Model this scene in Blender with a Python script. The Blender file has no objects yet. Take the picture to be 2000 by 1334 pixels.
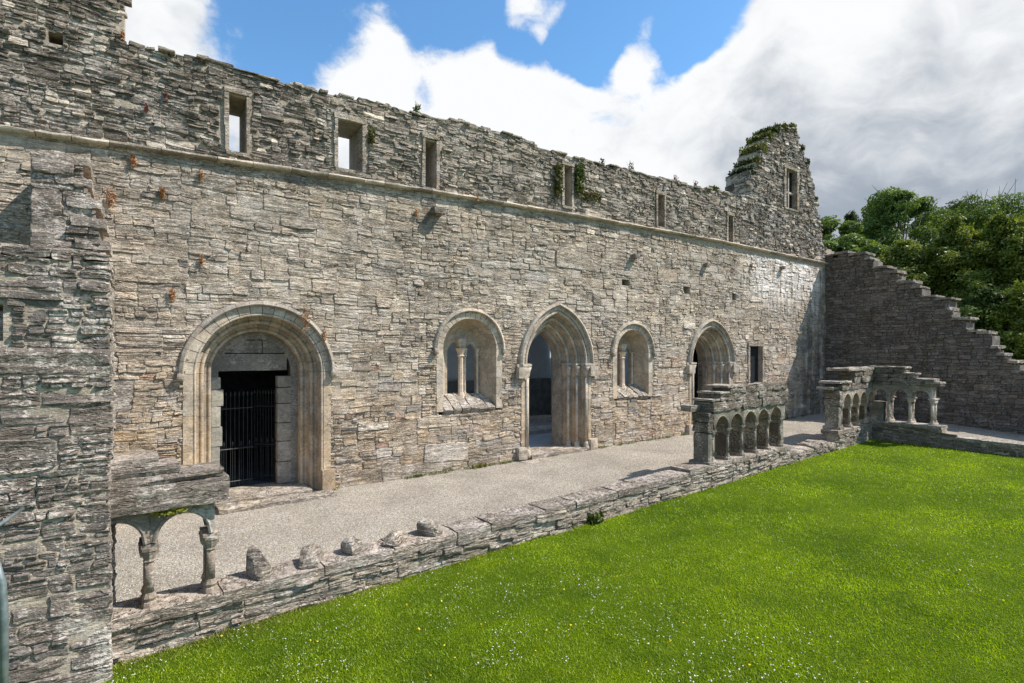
import bpy, math, random
import numpy as np
from mathutils import Vector, Matrix

sc = bpy.context.scene
COL = sc.collection
R = math.radians

# ------------------------------------------------------------------ camera
cam_d = bpy.data.cameras.new("camera")
cam_d.sensor_width = 36.0
cam_d.lens = 18.72
cam_d.shift_y = 0.0115
cam_d.clip_start = 0.05
cam_d.clip_end = 3000
cam = bpy.data.objects.new("camera", cam_d)
cam.location = (0.0, -11.0, 2.8)
cam.rotation_euler = (R(90), 0, -R(34.735))
COL.objects.link(cam)
sc.camera = cam

# ------------------------------------------------------------------ view + sun
sc.view_settings.view_transform = 'Standard'
sc.view_settings.look = 'None'
sc.view_settings.exposure = 0.45
sc.view_settings.gamma = 1.0
sc.view_settings.use_curve_mapping = False

TO_SUN = Vector((1.35, -1.0, 2.0)).normalized()
sun_d = bpy.data.lights.new("sun", 'SUN')
sun_d.energy = 4.9
sun_d.angle = R(0.53)
sun_d.color = (1.0, 0.955, 0.88)
sun = bpy.data.objects.new("sun", sun_d)
sun.rotation_euler = TO_SUN.to_track_quat('Z', 'Y').to_euler()
sun.location = (10, -10, 30)
COL.objects.link(sun)

# ------------------------------------------------------------------ world: sky with clouds
world = bpy.data.worlds.new("World")
sc.world = world
world.use_nodes = True


class NT:
    """small helper round a node tree"""
    def __init__(s, tree):
        s.t = tree; s.n = tree.nodes; s.l = tree.links
        s.n.clear()

    def node(s, typ, **kw):
        n = s.n.new(typ)
        for k, v in kw.items():
            setattr(n, k, v)
        return n

    def put(s, sock, v):
        if v is None:
            return
        if isinstance(v, bpy.types.NodeSocket):
            s.l.new(v, sock)
        else:
            if isinstance(v, (tuple, list)) and sock.type == 'RGBA' and len(v) == 3:
                v = (*v, 1)
            sock.default_value = v

    def math(s, op, a, b=None, c=None, clamp=False):
        n = s.node('ShaderNodeMath', operation=op, use_clamp=clamp)
        s.put(n.inputs[0], a); s.put(n.inputs[1], b); s.put(n.inputs[2], c)
        return n.outputs[0]

    def vmath(s, op, a, b=None, out=0):
        n = s.node('ShaderNodeVectorMath', operation=op)
        s.put(n.inputs[0], a)
        if b is not None:
            s.put(n.inputs[1], b)
        return n.outputs[out]

    def mix(s, f, a, b, blend='MIX'):
        n = s.node('ShaderNodeMix', data_type='RGBA', blend_type=blend)
        s.put(n.inputs[0], f); s.put(n.inputs[6], a); s.put(n.inputs[7], b)
        return n.outputs[2]

    def mixf(s, f, a, b):
        n = s.node('ShaderNodeMix', data_type='FLOAT')
        s.put(n.inputs[0], f); s.put(n.inputs[2], a); s.put(n.inputs[3], b)
        return n.outputs[0]

    def noise(s, vec, scale, detail=4, rough=.55, dist=0.0, out=0, lac=2.0):
        n = s.node('ShaderNodeTexNoise')
        s.put(n.inputs['Vector'], vec)
        n.inputs['Scale'].default_value = scale
        n.inputs['Detail'].default_value = detail
        n.inputs['Roughness'].default_value = rough
        n.inputs['Lacunarity'].default_value = lac
        n.inputs['Distortion'].default_value = dist
        return n.outputs[out]

    def voro(s, vec, scale, feature='F1', out=0):
        n = s.node('ShaderNodeTexVoronoi', feature=feature)
        s.put(n.inputs['Vector'], vec)
        n.inputs['Scale'].default_value = scale
        return n.outputs[out]

    def ramp(s, v, lo, hi, a=0.0, b=1.0, kind='SMOOTHSTEP'):
        n = s.node('ShaderNodeMapRange', interpolation_type=kind)
        s.put(n.inputs[0], v)
        s.put(n.inputs[1], lo); s.put(n.inputs[2], hi); s.put(n.inputs[3], a); s.put(n.inputs[4], b)
        return n.outputs[0]

    def map(s, vec, scale=(1, 1, 1), loc=(0, 0, 0)):
        n = s.node('ShaderNodeMapping')
        s.put(n.inputs[0], vec)
        n.inputs['Location'].default_value = loc
        n.inputs['Scale'].default_value = scale
        return n.outputs[0]

    def bump(s, h, strength=.5, dist=.02, normal=None):
        n = s.node('ShaderNodeBump')
        n.inputs['Strength'].default_value = strength
        n.inputs['Distance'].default_value = dist
        s.put(n.inputs['Height'], h)
        if normal is not None:
            s.put(n.inputs['Normal'], normal)
        return n.outputs[0]


def direction(x, y):
    """direction in the world of a place in the sky"""
    a, b = .82178, .56980
    r = (x - 1000) / 1040.0
    t = (690 - y) / 1040.0
    return Vector((a * r + b, a - b * r, t)).normalized()


def build_sky():
    w = NT(world.node_tree)
    out = w.node('ShaderNodeOutputWorld')
    tc = w.node('ShaderNodeTexCoord').outputs['Generated']
    sky = w.node('ShaderNodeTexSky')
    sky.sky_type = 'NISHITA'
    sky.sun_disc = False
    sky.sun_elevation = math.asin(TO_SUN.z)
    sky.sun_rotation = math.atan2(TO_SUN.x, TO_SUN.y)
    sky.air_density = 1.3
    sky.dust_density = 0.6
    sky.ozone_density = 1.5
    # clouds laid on a far flat layer, so they shrink towards the horizon
    sep = w.node('ShaderNodeSeparateXYZ'); w.put(sep.inputs[0], tc)
    z = w.math('ADD', w.math('MAXIMUM', sep.outputs[2], 0.0), 0.22)
    cmb = w.node('ShaderNodeCombineXYZ')
    w.put(cmb.inputs[0], w.math('DIVIDE', sep.outputs[0], z))
    w.put(cmb.inputs[1], w.math('DIVIDE', sep.outputs[1], z))
    w.put(cmb.inputs[2], w.math('MULTIPLY', sep.outputs[2], 1.0))
    p = cmb.outputs[0]
    warp = w.noise(p, 1.6, 3, .5, out=1)
    pw = w.vmath('ADD', p, w.vmath('MULTIPLY', w.vmath('SUBTRACT', warp, (.5, .5, .5)), (.35, .35, .35)))
    n1 = w.noise(w.map(w.vmath('ADD', tc, w.vmath('MULTIPLY', w.vmath('SUBTRACT', w.noise(tc, 5.0, 4, .6, out=1), (.5, .5, .5)), (.09, .09, .09))), (1, 1, 1.35), (3.1, 1.7, 0)), 5.4, 12, .63)
    n2 = w.noise(w.map(tc, (1, 1, 1.5), (9.1, 4.7, 2)), 2.4, 5, .5)
    n3 = w.noise(w.map(w.vmath('ADD', tc, w.vmath('MULTIPLY', w.vmath('SUBTRACT', w.noise(tc, 4.0, 3, .6, out=1), (.5, .5, .5)), (.16, .16, .16))), (1, 1, 1.7), (1.3, 7.7, 5)), 5.0, 8, .58)

    def blobs(lst):
        tot = None
        for (x, y, rad, wt) in lst:
            d = w.vmath('DOT_PRODUCT', tc, tuple(direction(x, y)), out=1)
            v = w.math('MULTIPLY', w.ramp(d, math.cos(R(rad)), 1.0 - (1.0 - math.cos(R(rad))) * .10), wt)
            tot = v if tot is None else w.math('ADD', tot, v)
        return tot
    # openings of blue between the cloud banks, single cumulus heads, the wide bank to the north-east
    blue = blobs([(540, 90, 8, .40), (560, 0, 9, .35), (1170, 120, 3, .5), (1010, 100, 2.5, .4), (860, 15, 6, .50), (980, -10, 8, .45), (1160, -5, 8, .60), (1330, 15, 7, .80), (1410, -10, 6, .5), (1140, 90, 4, .55), (1340, 70, 3.5, .6), (1180, 60, 3.5, .25), (600, -260, 25, .2),
                  (1000, 75, 3, .20), (1300, 115, 3, .3)])
    white = blobs([(330, 60, 9, .62), (690, 90, 7, .62), (780, 80, 4, .25), (930, 130, 6, .40), (1050, 10, 4.0, 1.25), (1235, 75, 5, 1.0),
                   (1600, 130, 14, .55), (880, 280, 13, .55), (1200, 250, 13, .6), (1800, 220, 26, .6), (480, 300, 9, .5), (690, 330, 10, .4), (660, 240, 8, .4)])
    m = w.math('ADD', w.math('MULTIPLY', w.math('SUBTRACT', n1, .5), 2.7), w.math('MULTIPLY', w.math('SUBTRACT', n2, .5), .5))
    m = w.math('SUBTRACT', w.math('ADD', m, white), blue)
    mask = w.ramp(m, -.12, .42)
    grey = blobs([(1720, 340, 18, .40), (1960, 270, 12, .18), (1560, 290, 9, .2)])
    bright = blobs([(1500, 60, 12, .35), (1850, 70, 13, .42), (700, 120, 10, .35), (950, 200, 14, .4)])
    g = w.math('ADD', w.math('MULTIPLY', w.math('SUBTRACT', n2, .5), .9), w.math('MULTIPLY', w.math('SUBTRACT', n3, .5), 2.0))
    g = w.math('ADD', w.math('ADD', g, .30), w.math('SUBTRACT', grey, bright))
    g = w.ramp(g, 0.0, 1.0)
    low = w.ramp(sep.outputs[2], .02, .22, .25, 0.0)
    g = w.math('ADD', g, w.math('MULTIPLY', low, g), clamp=True)
    cloud = w.mix(g, (.71, .72, .73), (.27, .31, .365))
    skyc = w.mix(1.0, sky.outputs[0], (.080, .122, .150), 'MULTIPLY')
    colr = w.mix(mask, skyc, cloud)
    bg = w.node('ShaderNodeBackground')
    w.put(bg.inputs[0], colr)
    bg.inputs[1].default_value = 1.0
    w.l.new(bg.outputs[0], out.inputs[0])


build_sky()

# ------------------------------------------------------------------ noise in numpy
_rs = np.random.RandomState(7)
_PERM = _rs.permutation(4096).astype(np.int64)
_VAL = _rs.rand(4096) * 2 - 1


def _h(ix, iy, iz):
    a = _PERM[(ix + 7919) & 4095]
    b = _PERM[(a + iy * 3 + 101) & 4095]
    return _VAL[_PERM[(b + iz * 5 + 37) & 4095]]


def noise3(x, y, z):
    x = np.asarray(x, float); y = np.asarray(y, float) + 0 * x; z = np.asarray(z, float) + 0 * x
    ix = np.floor(x).astype(np.int64); iy = np.floor(y).astype(np.int64); iz = np.floor(z).astype(np.int64)
    fx = x - ix; fy = y - iy; fz = z - iz
    fx = fx * fx * (3 - 2 * fx); fy = fy * fy * (3 - 2 * fy); fz = fz * fz * (3 - 2 * fz)
    def L(a, b, t): return a + (b - a) * t
    c = [_h(ix + i, iy + j, iz + k) for k in (0, 1) for j in (0, 1) for i in (0, 1)]
    return L(L(L(c[0], c[1], fx), L(c[2], c[3], fx), fy), L(L(c[4], c[5], fx), L(c[6], c[7], fx), fy), fz)


def fbm(x, y, z, o=3):
    t = 0; a = 1.0; s = 0
    for i in range(o):
        t = t + a * noise3(x, y, z); s += a
        x = x * 2.03 + 5.1; y = y * 2.03 + 1.7; z = z * 2.03 + 9.2; a *= .55
    return t / s


# ------------------------------------------------------------------ mesh building
class Acc:
    def __init__(s):
        s.v = []; s.q = []; s.t = []; s.c = []; s.n = 0

    def add(s, verts, quads=None, tris=None, tint=(1, 1, 1)):
        verts = np.asarray(verts, float)
        s.v.append(verts)
        if quads is not None and len(quads):
            s.q.append(np.asarray(quads, np.int64) + s.n)
        if tris is not None and len(tris):
            s.t.append(np.asarray(tris, np.int64) + s.n)
        tt = np.asarray(tint, float)
        if tt.ndim == 1:
            tt = np.tile(tt, (len(verts), 1))
        s.c.append(tt)
        s.n += len(verts)

    def mesh(s, name, origin=(0, 0, 0), smooth=False):
        me = bpy.data.meshes.new(name)
        v = np.concatenate(s.v) - np.asarray(origin, float)
        q = np.concatenate(s.q) if s.q else np.zeros((0, 4), np.int64)
        t = np.concatenate(s.t) if s.t else np.zeros((0, 3), np.int64)
        me.vertices.add(len(v)); me.vertices.foreach_set("co", v.astype(np.float32).ravel())
        loops = np.concatenate([q.ravel(), t.ravel()]).astype(np.int32)
        me.loops.add(len(loops)); me.loops.foreach_set("vertex_index", loops)
        ls = np.concatenate([np.arange(len(q)) * 4, len(q) * 4 + np.arange(len(t)) * 3]).astype(np.int32)
        me.polygons.add(len(ls)); me.polygons.foreach_set("loop_start", ls)
        me.update(calc_edges=True)
        c = np.concatenate(s.c)
        at = me.color_attributes.new("tint", 'FLOAT_COLOR', 'POINT')
        at.data.foreach_set("color", np.hstack([c, np.ones((len(c), 1))]).astype(np.float32).ravel())
        me.polygons.foreach_set("use_smooth", np.full(len(ls), bool(smooth)))
        return me

    def obj(s, name, mat, parent=None, smooth=False, origin=None):
        if origin is None:
            origin = world_loc(parent) if parent else (0, 0, 0)
        me = s.mesh(name, origin, smooth)
        me.materials.append(mat)
        o = bpy.data.objects.new(name, me)
        COL.objects.link(o)
        if parent:
            o.parent = parent
        else:
            o.location = origin
        return o


def world_loc(o):
    p = Vector((0, 0, 0))
    while o:
        p += o.location
        o = o.parent
    return p


def thing(name, label, cat, loc=(0, 0, 0), group=None):
    o = bpy.data.objects.new(name, None)
    o.empty_display_size = .3
    COL.objects.link(o)
    o.location = loc
    return tag(o, label, cat, group)


def tag(o, label, cat, group=None, kind=None):
    if label: o['label'] = label
    if cat: o['category'] = cat
    if group: o['group'] = group
    if kind: o['kind'] = kind
    return o


def grid_quads(nx, ny, off=0, flip=False):
    i, j = np.meshgrid(np.arange(nx), np.arange(ny))
    a = (j * (nx + 1) + i).ravel() + off
    q = np.stack([a, a + 1, a + nx + 2, a + nx + 1], 1)
    return q[:, ::-1] if flip else q


def box(acc, lo, hi, tint=(1, 1, 1), mtx=None):
    x0, y0, z0 = lo; x1, y1, z1 = hi
    v = np.array([(x0, y0, z0), (x1, y0, z0), (x1, y1, z0), (x0, y1, z0), (x0, y0, z1), (x1, y0, z1), (x1, y1, z1), (x0, y1, z1)], float)
    if mtx is not None:
        v = (np.array(mtx)[:3, :3] @ v.T).T + np.array(mtx)[:3, 3]
    q = [(0, 3, 2, 1), (4, 5, 6, 7), (0, 1, 5, 4), (1, 2, 6, 5), (2, 3, 7, 6), (3, 0, 4, 7)]
    acc.add(v, q, tint=tint)


def rough_block(acc, c, S, T, N, size, amp=.015, rnd=.18, seed=0, cell=.08, tint=(1, 1, 1), freq=6.0, taper=None, lay=0.0):
    """rounded, weathered block; c centre; S,T,N unit axes; size along each"""
    S = np.array(S, float); T = np.array(T, float); N = np.array(N, float); c = np.array(c, float)
    n = [max(2, min(10, int(round(d / cell)))) for d in size]
    half = np.array(size) / 2
    for ax in range(3):
        a1, a2 = (ax + 1) % 3, (ax + 2) % 3
        g1 = np.linspace(-1, 1, n[a1] + 1); g2 = np.linspace(-1, 1, n[a2] + 1)
        A, B = np.meshgrid(g1, g2)
        for sg in (-1, 1):
            P = np.zeros((A.size, 3))
            P[:, ax] = sg; P[:, a1] = A.ravel(); P[:, a2] = B.ravel()
            W = P * half
            m = min(half)
            r = rnd * m
            Wc = np.clip(W, -(half - r), half - r)
            d = W - Wc
            ln = np.linalg.norm(d, axis=1, keepdims=True)
            k = np.where(ln > r, r / np.maximum(ln, 1e-9), 1.0)
            W = Wc + d * k
            if taper is not None:
                tt = (W[:, 1] / half[1] + 1) / 2
                f = 1 + (taper - 1) * tt
                W[:, 0] *= f; W[:, 2] *= f
            q1 = fbm(W[:, 0] * freq + seed * 3.1, W[:, 1] * freq * 1.6 + 2, W[:, 2] * freq + 7, 3)
            q2 = fbm(W[:, 0] * freq + 31 + seed, W[:, 1] * freq * 1.6, W[:, 2] * freq + 3, 2)
            q3 = fbm(W[:, 0] * freq + 11 + seed, W[:, 1] * freq * 1.6 + 40, W[:, 2] * freq, 2)
            W = W + amp * np.stack([q1, q2, q3], 1)
            if lay:
                f = noise3(W[:, 0] * 1.5 + seed, W[:, 1] * 28 + .6 * W[:, 0], W[:, 2] * 1.5)
                W[:, 0] += lay * f * np.sign(W[:, 0]) * (np.abs(P[:, 0]) > .9)
                W[:, 2] += lay * f * np.sign(W[:, 2]) * (np.abs(P[:, 2]) > .9)
            V = c + W[:, :1] * S + W[:, 1:2] * T + W[:, 2:3] * N
            acc.add(V, grid_quads(n[a1], n[a2], flip=(sg < 0)), tint=tint)


def tube(acc, pts, rad, seg=8, tint=(1, 1, 1), caps=True):
    pts = [Vector(p) for p in pts]
    rad = rad if isinstance(rad, (list, tuple)) else [rad] * len(pts)
    V = []
    up = Vector((0, 0, 1))
    prev = None
    for i, p in enumerate(pts):
        d = (pts[min(i + 1, len(pts) - 1)] - pts[max(i - 1, 0)])
        if d.length < 1e-9: d = Vector((0, 0, 1))
        d.normalize()
        if prev is None:
            s = d.cross(up)
            if s.length < .05: s = d.cross(Vector((1, 0, 0)))
        else:
            s = prev - d * prev.dot(d)
        s.normalize(); prev = s
        t = d.cross(s)
        for k in range(seg):
            a = 2 * math.pi * k / seg
            V.append(p + (s * math.cos(a) + t * math.sin(a)) * rad[i])
    q = []
    for i in range(len(pts) - 1):
        for k in range(seg):
            k2 = (k + 1) % seg
            q.append((i * seg + k, i * seg + k2, (i + 1) * seg + k2, (i + 1) * seg + k))
    tr = []
    if caps:
        n = len(V)
        V.append(pts[0]); V.append(pts[-1])
        for k in range(seg):
            k2 = (k + 1) % seg
            tr.append((n, k2, k)); o = (len(pts) - 1) * seg
            tr.append((n + 1, o + k, o + k2))
    acc.add(np.array([tuple(v) for v in V]), q, tr, tint)


# ------------------------------------------------------------------ materials
def principled(t, color, rough=.9, normal=None, spec=.25):
    b = t.node('ShaderNodeBsdfPrincipled')
    t.put(b.inputs['Base Color'], color)
    t.put(b.inputs['Roughness'], rough)
    b.inputs['Specular IOR Level'].default_value = spec
    if normal is not None:
        t.put(b.inputs['Normal'], normal)
    o = t.node('ShaderNodeOutputMaterial')
    t.l.new(b.outputs[0], o.inputs[0])
    return b, o


def new_mat(name):
    m = bpy.data.materials.new(name)
    m.use_nodes = True
    return m, NT(m.node_tree)


def stone_mat(name, strata=1.0, lichen=.5, dark=.4, bump=1.0, warm=0.0, freq=26.0, lime=False, speck=1.0, gain=1.0, mixed=0.0):
    m, t = new_mat(name)
    pos = t.node('ShaderNodeNewGeometry').outputs['Position']
    tint = t.node('ShaderNodeVertexColor', layer_name='tint').outputs[0]
    big = t.noise(pos, .9, 4, .6)
    med = t.noise(pos, 6.0, 5, .65)
    fine = t.noise(pos, 45.0, 4, .7)
    wv = t.vmath('ADD', pos, t.vmath('MULTIPLY', t.vmath('SUBTRACT', t.noise(pos, 2.6, 4, .6, out=1), (.5, .5, .5)), (.10, .10, .17)))
    st = t.noise(t.map(wv, (2.6, 2.6, freq)), 1.0, 5, .62)
    s1 = t.noise(t.map(wv, (1.7, 1.7, freq * .50), (4, 2, 1)), 1.0, 3, .55)
    s2 = t.noise(t.map(wv, (3.4, 3.4, freq * 1.15), (1, 8, 3)), 1.0, 3, .6)
    l1 = t.math('MULTIPLY', t.ramp(t.math('ABSOLUTE', t.math('SUBTRACT', s1, .5)), 0.0, .030, 1.0, 0.0), t.ramp(med, .40, .55))
    l2 = t.math('MULTIPLY', t.ramp(t.math('ABSOLUTE', t.math('SUBTRACT', s2, .5)), 0.0, .040, 1.0, 0.0), t.ramp(big, .42, .56, .15, .8))
    crack = t.math('MAXIMUM', l1, l2)
    if mixed:     # runs of plain blocks between the fissile ones
        plain = t.ramp(t.noise(t.map(pos, (1, 1, 1.9), (3, 3, 6)), 1.5, 4, .65), .44, .60, 1.0, 1.0 - mixed)
        crack = t.math('MULTIPLY', crack, plain)
        st = t.mixf(plain, .5, st)
    c = t.mix(1.0, tint, t.mix(t.ramp(med, .3, .7), (.76, .755, .75), (1.18, 1.175, 1.16)), 'MULTIPLY')
    c = t.mix(1.0, c, t.mix(t.ramp(fine, .3, .7), (.78, .78, .78), (1.22, 1.21, 1.20)), 'MULTIPLY')
    c = t.mix(1.0, c, t.mix(t.ramp(big, .35, .65), (.86, .87, .88), (1.12, 1.10, 1.06)), 'MULTIPLY')
    # dark algae, then pale lichen, both in ragged specks gathered into patches
    dw = t.noise(t.map(pos, (1, 1, 1.3), (5, 3, 8)), 17.0, 5, .72)
    dbg = t.noise(t.map(pos, (1, 1, 1), (2, 9, 4)), 1.7, 4, .6)
    dk = t.math('MULTIPLY', t.ramp(t.math('ADD', t.math('MULTIPLY', dw, .5), t.math('MULTIPLY', dbg, .5)), .49, .58), dark)
    c = t.mix(dk, c, (.105, .10, .095))
    lw = t.noise(t.map(pos, (1, 1, 1.6)), 21.0, 5, .72)
    lbg = t.noise(t.map(pos, (1, 1, 1), (7, 1, 2)), 2.3, 4, .6)
    li = t.ramp(t.math('ADD', t.math('MULTIPLY', lw, .55), t.math('MULTIPLY', lbg, .45)), .515, .575)
    c = t.mix(t.math('MULTIPLY', li, lichen), c, (.56, .55, .52))
    sp = t.ramp(t.noise(pos, 38.0, 3, .6), .64, .70)
    c = t.mix(t.math('MULTIPLY', sp, .5 * speck), c, (.64, .63, .60))
    c = t.mix(t.math('MULTIPLY', crack, .56 * strata), c, (.07, .062, .053))
    if lime:
        sx = t.node('ShaderNodeSeparateXYZ'); t.put(sx.inputs[0], pos)
        run = t.noise(t.map(pos, (5.5, 1.0, .55)), 1.0, 6, .68)
        zone = t.math('MULTIPLY', t.math('MULTIPLY', t.ramp(sx.outputs[0], 17.0, 18.8), t.ramp(sx.outputs[0], 23.3, 24.0, 1, 0)),
                      t.math('MULTIPLY', t.ramp(sx.outputs[2], 3.4, 5.6), t.ramp(sx.outputs[2], 6.48, 6.56, 1, 0)))
        lm = t.ramp(t.math('ADD', run, t.math('MULTIPLY', zone, .20)), .60, .67)
        c = t.mix(t.math('MULTIPLY', t.math('MULTIPLY', lm, zone), .9), c, (.70, .70, .68))
        zone2 = t.math('MULTIPLY', t.ramp(sx.outputs[0], 20.6, 22.8), t.ramp(sx.outputs[2], 6.2, 3.0))
        dm = t.ramp(t.noise(t.map(pos, (3.0, 1.0, .35), (7, 0, 0)), 1.0, 5, .6), .42, .56)
        c = t.mix(t.math('MULTIPLY', t.math('MULTIPLY', dm, zone2), .65), c, (.07, .07, .068))
    c = t.mix(1.0, c, (1.12 * gain, 1.0 * gain, .93 * gain), 'MULTIPLY')
    h = t.math('ADD', t.math('MULTIPLY', st, .9 * strata), t.math('MULTIPLY', fine, .25))
    h = t.math('ADD', h, t.math('MULTIPLY', med, .45))
    h = t.math('SUBTRACT', h, t.math('MULTIPLY', crack, .65 * strata))
    nb = t.bump(h, min(1.0, .95 * bump), .06 * bump)
    principled(t, c, .94, nb, .08)
    return m


M = {}
M['rubble'] = stone_mat('rubble_stone', 1.0, .50, .36, 1.0, lime=True, gain=1.14, mixed=.7)
M['pier'] = stone_mat('lichened_stone', .85, .68, .60, 1.0, gain=1.12, mixed=.75, freq=20)
M['shade'] = stone_mat('coursed_stone', .7, .22, .40, 1.0, freq=18)
M['slabs'] = stone_mat('layered_slab_stone', 1.0, .58, .42, 1.0, freq=34, gain=1.05)
M['dressed'] = stone_mat('dressed_stone', .15, .30, .38, .5, speck=.5, gain=1.08)
M['arcade'] = stone_mat('carved_lichened_stone', .2, .45, .5, .6, speck=.8, gain=1.1)
M['mortar'] = stone_mat('mortar_core', .3, .25, .2, .8, speck=.5, gain=1.1)


def simple_mat(name, c1, c2, scale=8, rough=.9, bump=.3, bscale=30, spec=.2, metallic=0.0):
    m, t = new_mat(name)
    pos = t.node('ShaderNodeNewGeometry').outputs['Position']
    n = t.noise(pos, scale, 5, .6)
    c = t.mix(t.ramp(n, .35, .65), c1, c2)
    b, o = principled(t, c, rough, t.bump(t.noise(pos, bscale, 4, .6), bump, .01), spec)
    b.inputs['Metallic'].default_value = metallic
    return m


M['plaster'] = simple_mat('grey_plaster', (.52, .58, .64), (.6, .65, .70), 3, .9, .2, 20)
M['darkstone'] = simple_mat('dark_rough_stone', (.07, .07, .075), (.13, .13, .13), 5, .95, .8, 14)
M['wainscot'] = simple_mat('grey_rough_render', (.16, .17, .18), (.24, .25, .26), 4, .95, .8, 14)
M['paving'] = simple_mat('grey_paving', (.34, .355, .37), (.42, .43, .44), 2, .85, .3, 20)
M['iron'] = simple_mat('painted_iron', (.018, .02, .02), (.035, .038, .036), 20, .5, .2, 60, .4)
M['galv'] = simple_mat('galvanised_steel', (.16, .19, .19), (.26, .29, .29), 12, .45, .1, 60, .5, .5)
M['wood'] = simple_mat('weathered_wood', (.05, .04, .035), (.09, .075, .06), 9, .8, .4, 40)
M['bark'] = simple_mat('grey_brown_bark', (.07, .055, .04), (.14, .12, .09), 9, .95, .8, 22)
M['dark_sheet'] = simple_mat('near_black_sheet', (.012, .013, .015), (.02, .02, .022), 4, .7, .0, 30, .15)  # flat near-black sheet used to fill window openings


def leaf_mat(name, base=(1, 1, 1), trans=.35):
    m, t = new_mat(name)
    tint = t.node('ShaderNodeVertexColor', layer_name='tint').outputs[0]
    pos = t.node('ShaderNodeNewGeometry').outputs['Position']
    c = t.mix(1.0, tint, t.mix(t.noise(pos, 1.3, 3, .6), (.80, .78, .80), (1.5, 1.42, 1.45)), 'MULTIPLY')
    d = t.node('ShaderNodeBsdfDiffuse'); t.put(d.inputs[0], c)
    tr = t.node('ShaderNodeBsdfTranslucent'); t.put(tr.inputs[0], t.mix(1.0, c, (1.25, 1.3, .6), 'MULTIPLY'))
    gl = t.node('ShaderNodeBsdfGlossy'); gl.inputs['Roughness'].default_value = .45
    gl.inputs[0].default_value = (.6, .6, .6, 1)
    mx = t.node('ShaderNodeMixShader'); mx.inputs[0].default_value = trans
    t.l.new(d.outputs[0], mx.inputs[1]); t.l.new(tr.outputs[0], mx.inputs[2])
    m2 = t.node('ShaderNodeMixShader'); m2.inputs[0].default_value = .04
    t.l.new(mx.outputs[0], m2.inputs[1]); t.l.new(gl.outputs[0], m2.inputs[2])
    o = t.node('ShaderNodeOutputMaterial'); t.l.new(m2.outputs[0], o.inputs[0])
    return m


M['leaf'] = leaf_mat('leaves')
M['plant'] = leaf_mat('small_plants', trans=.2)
M['blade'] = leaf_mat('grass_blades', trans=.45)


def lawn_mat():
    m, t = new_mat('lawn_turf')
    pos = t.node('ShaderNodeNewGeometry').outputs['Position']
    n1 = t.noise(pos, .55, 4, .6); n2 = t.noise(pos, 5, 5, .7); n3 = t.noise(pos, 60, 3, .7)
    c = t.mix(t.ramp(n1, .35, .65), (.065, .12, .004), (.12, .185, .005))
    c = t.mix(t.math('MULTIPLY', t.ramp(n2, .5, .72), .55), c, (.17, .19, .03))
    c = t.mix(1.0, c, t.mix(t.ramp(n3, .3, .7), (.35, .4, .4), (1.35, 1.3, 1.1)), 'MULTIPLY')
    h = t.math('ADD', t.noise(pos, 90, 3, .7), t.math('MULTIPLY', n2, .6))
    principled(t, c, .95, t.bump(h, 1.0, .03), .1)
    return m


def gravel_mat():
    m, t = new_mat('pale_gravel')
    pos = t.node('ShaderNodeNewGeometry').outputs['Position']
    v = t.node('ShaderNodeTexVoronoi'); t.put(v.inputs['Vector'], pos); v.inputs['Scale'].default_value = 85
    v2 = t.node('ShaderNodeTexVoronoi'); t.put(v2.inputs['Vector'], pos); v2.inputs['Scale'].default_value = 150
    sv = t.node('ShaderNodeSeparateXYZ'); t.put(sv.inputs[0], v.outputs['Color'])
    n1 = t.noise(pos, .8, 4, .6)
    c = t.mix(t.ramp(sv.outputs[0], 0, 1), (.25, .21, .16), (.52, .45, .36))
    c = t.mix(t.ramp(sv.outputs[1], .75, .95), c, (.16, .14, .125))
    c = t.mix(t.ramp(sv.outputs[2], .86, .95), c, (.66, .64, .61))
    c = t.mix(1.0, c, t.mix(t.ramp(n1, .3, .7), (.85, .84, .83), (1.12, 1.11, 1.10)), 'MULTIPLY')
    h = t.math('ADD', t.math('MULTIPLY', v.outputs['Distance'], -1.2), t.math('MULTIPLY', v2.outputs['Distance'], -.4))
    principled(t, c, .95, t.bump(h, .9, .012), .15)
    return m


M['lawn'] = lawn_mat()
M['gravel'] = gravel_mat()
M['meadow'] = simple_mat('far_meadow', (.05, .08, .02), (.09, .12, .03), .4, .95, .5, 6)

# ------------------------------------------------------------------ frames and masonry
ZUP = np.array((0, 0, 1.0))


def gz(u, v=0.0):
    """height of the gravel walk"""
    z = .0121 * (u - 1.17)
    if u > 18 and v < -3.8:
        z += .07 * (v + 3.8)
    return z


class Frame:
    def __init__(s, O, S, N):
        s.O = np.array(O, float); s.S = np.array(S, float); s.N = np.array(N, float)

    def P(s, a, z, d):
        a = np.asarray(a, float)[..., None]; z = np.asarray(z, float)[..., None]; d = np.asarray(d, float)[..., None]
        return s.O + a * s.S + z * ZUP + d * s.N


CAM = np.array((0, -11, 2.8))


def px_area(V):
    """rough share of the picture of a stone seen from the walk's end"""
    c = V.mean(0) - CAM
    Z = c[0] * .5698 + c[1] * .8218
    X = c[0] * .8218 - c[1] * .5698
    if Z < .5: return 0
    x = X / Z; y = c[2] / Z
    inside = abs(x) < 1.0 and -.66 < y < .69
    d = V - CAM
    Zs = np.maximum(d[:, 0] * .5698 + d[:, 1] * .8218, .3)
    xs = (d[:, 0] * .8218 - d[:, 1] * .5698) / Zs; ys = d[:, 2] / Zs
    a = (xs.max() - xs.min()) * (ys.max() - ys.min())
    return a if inside else a * .001


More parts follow.
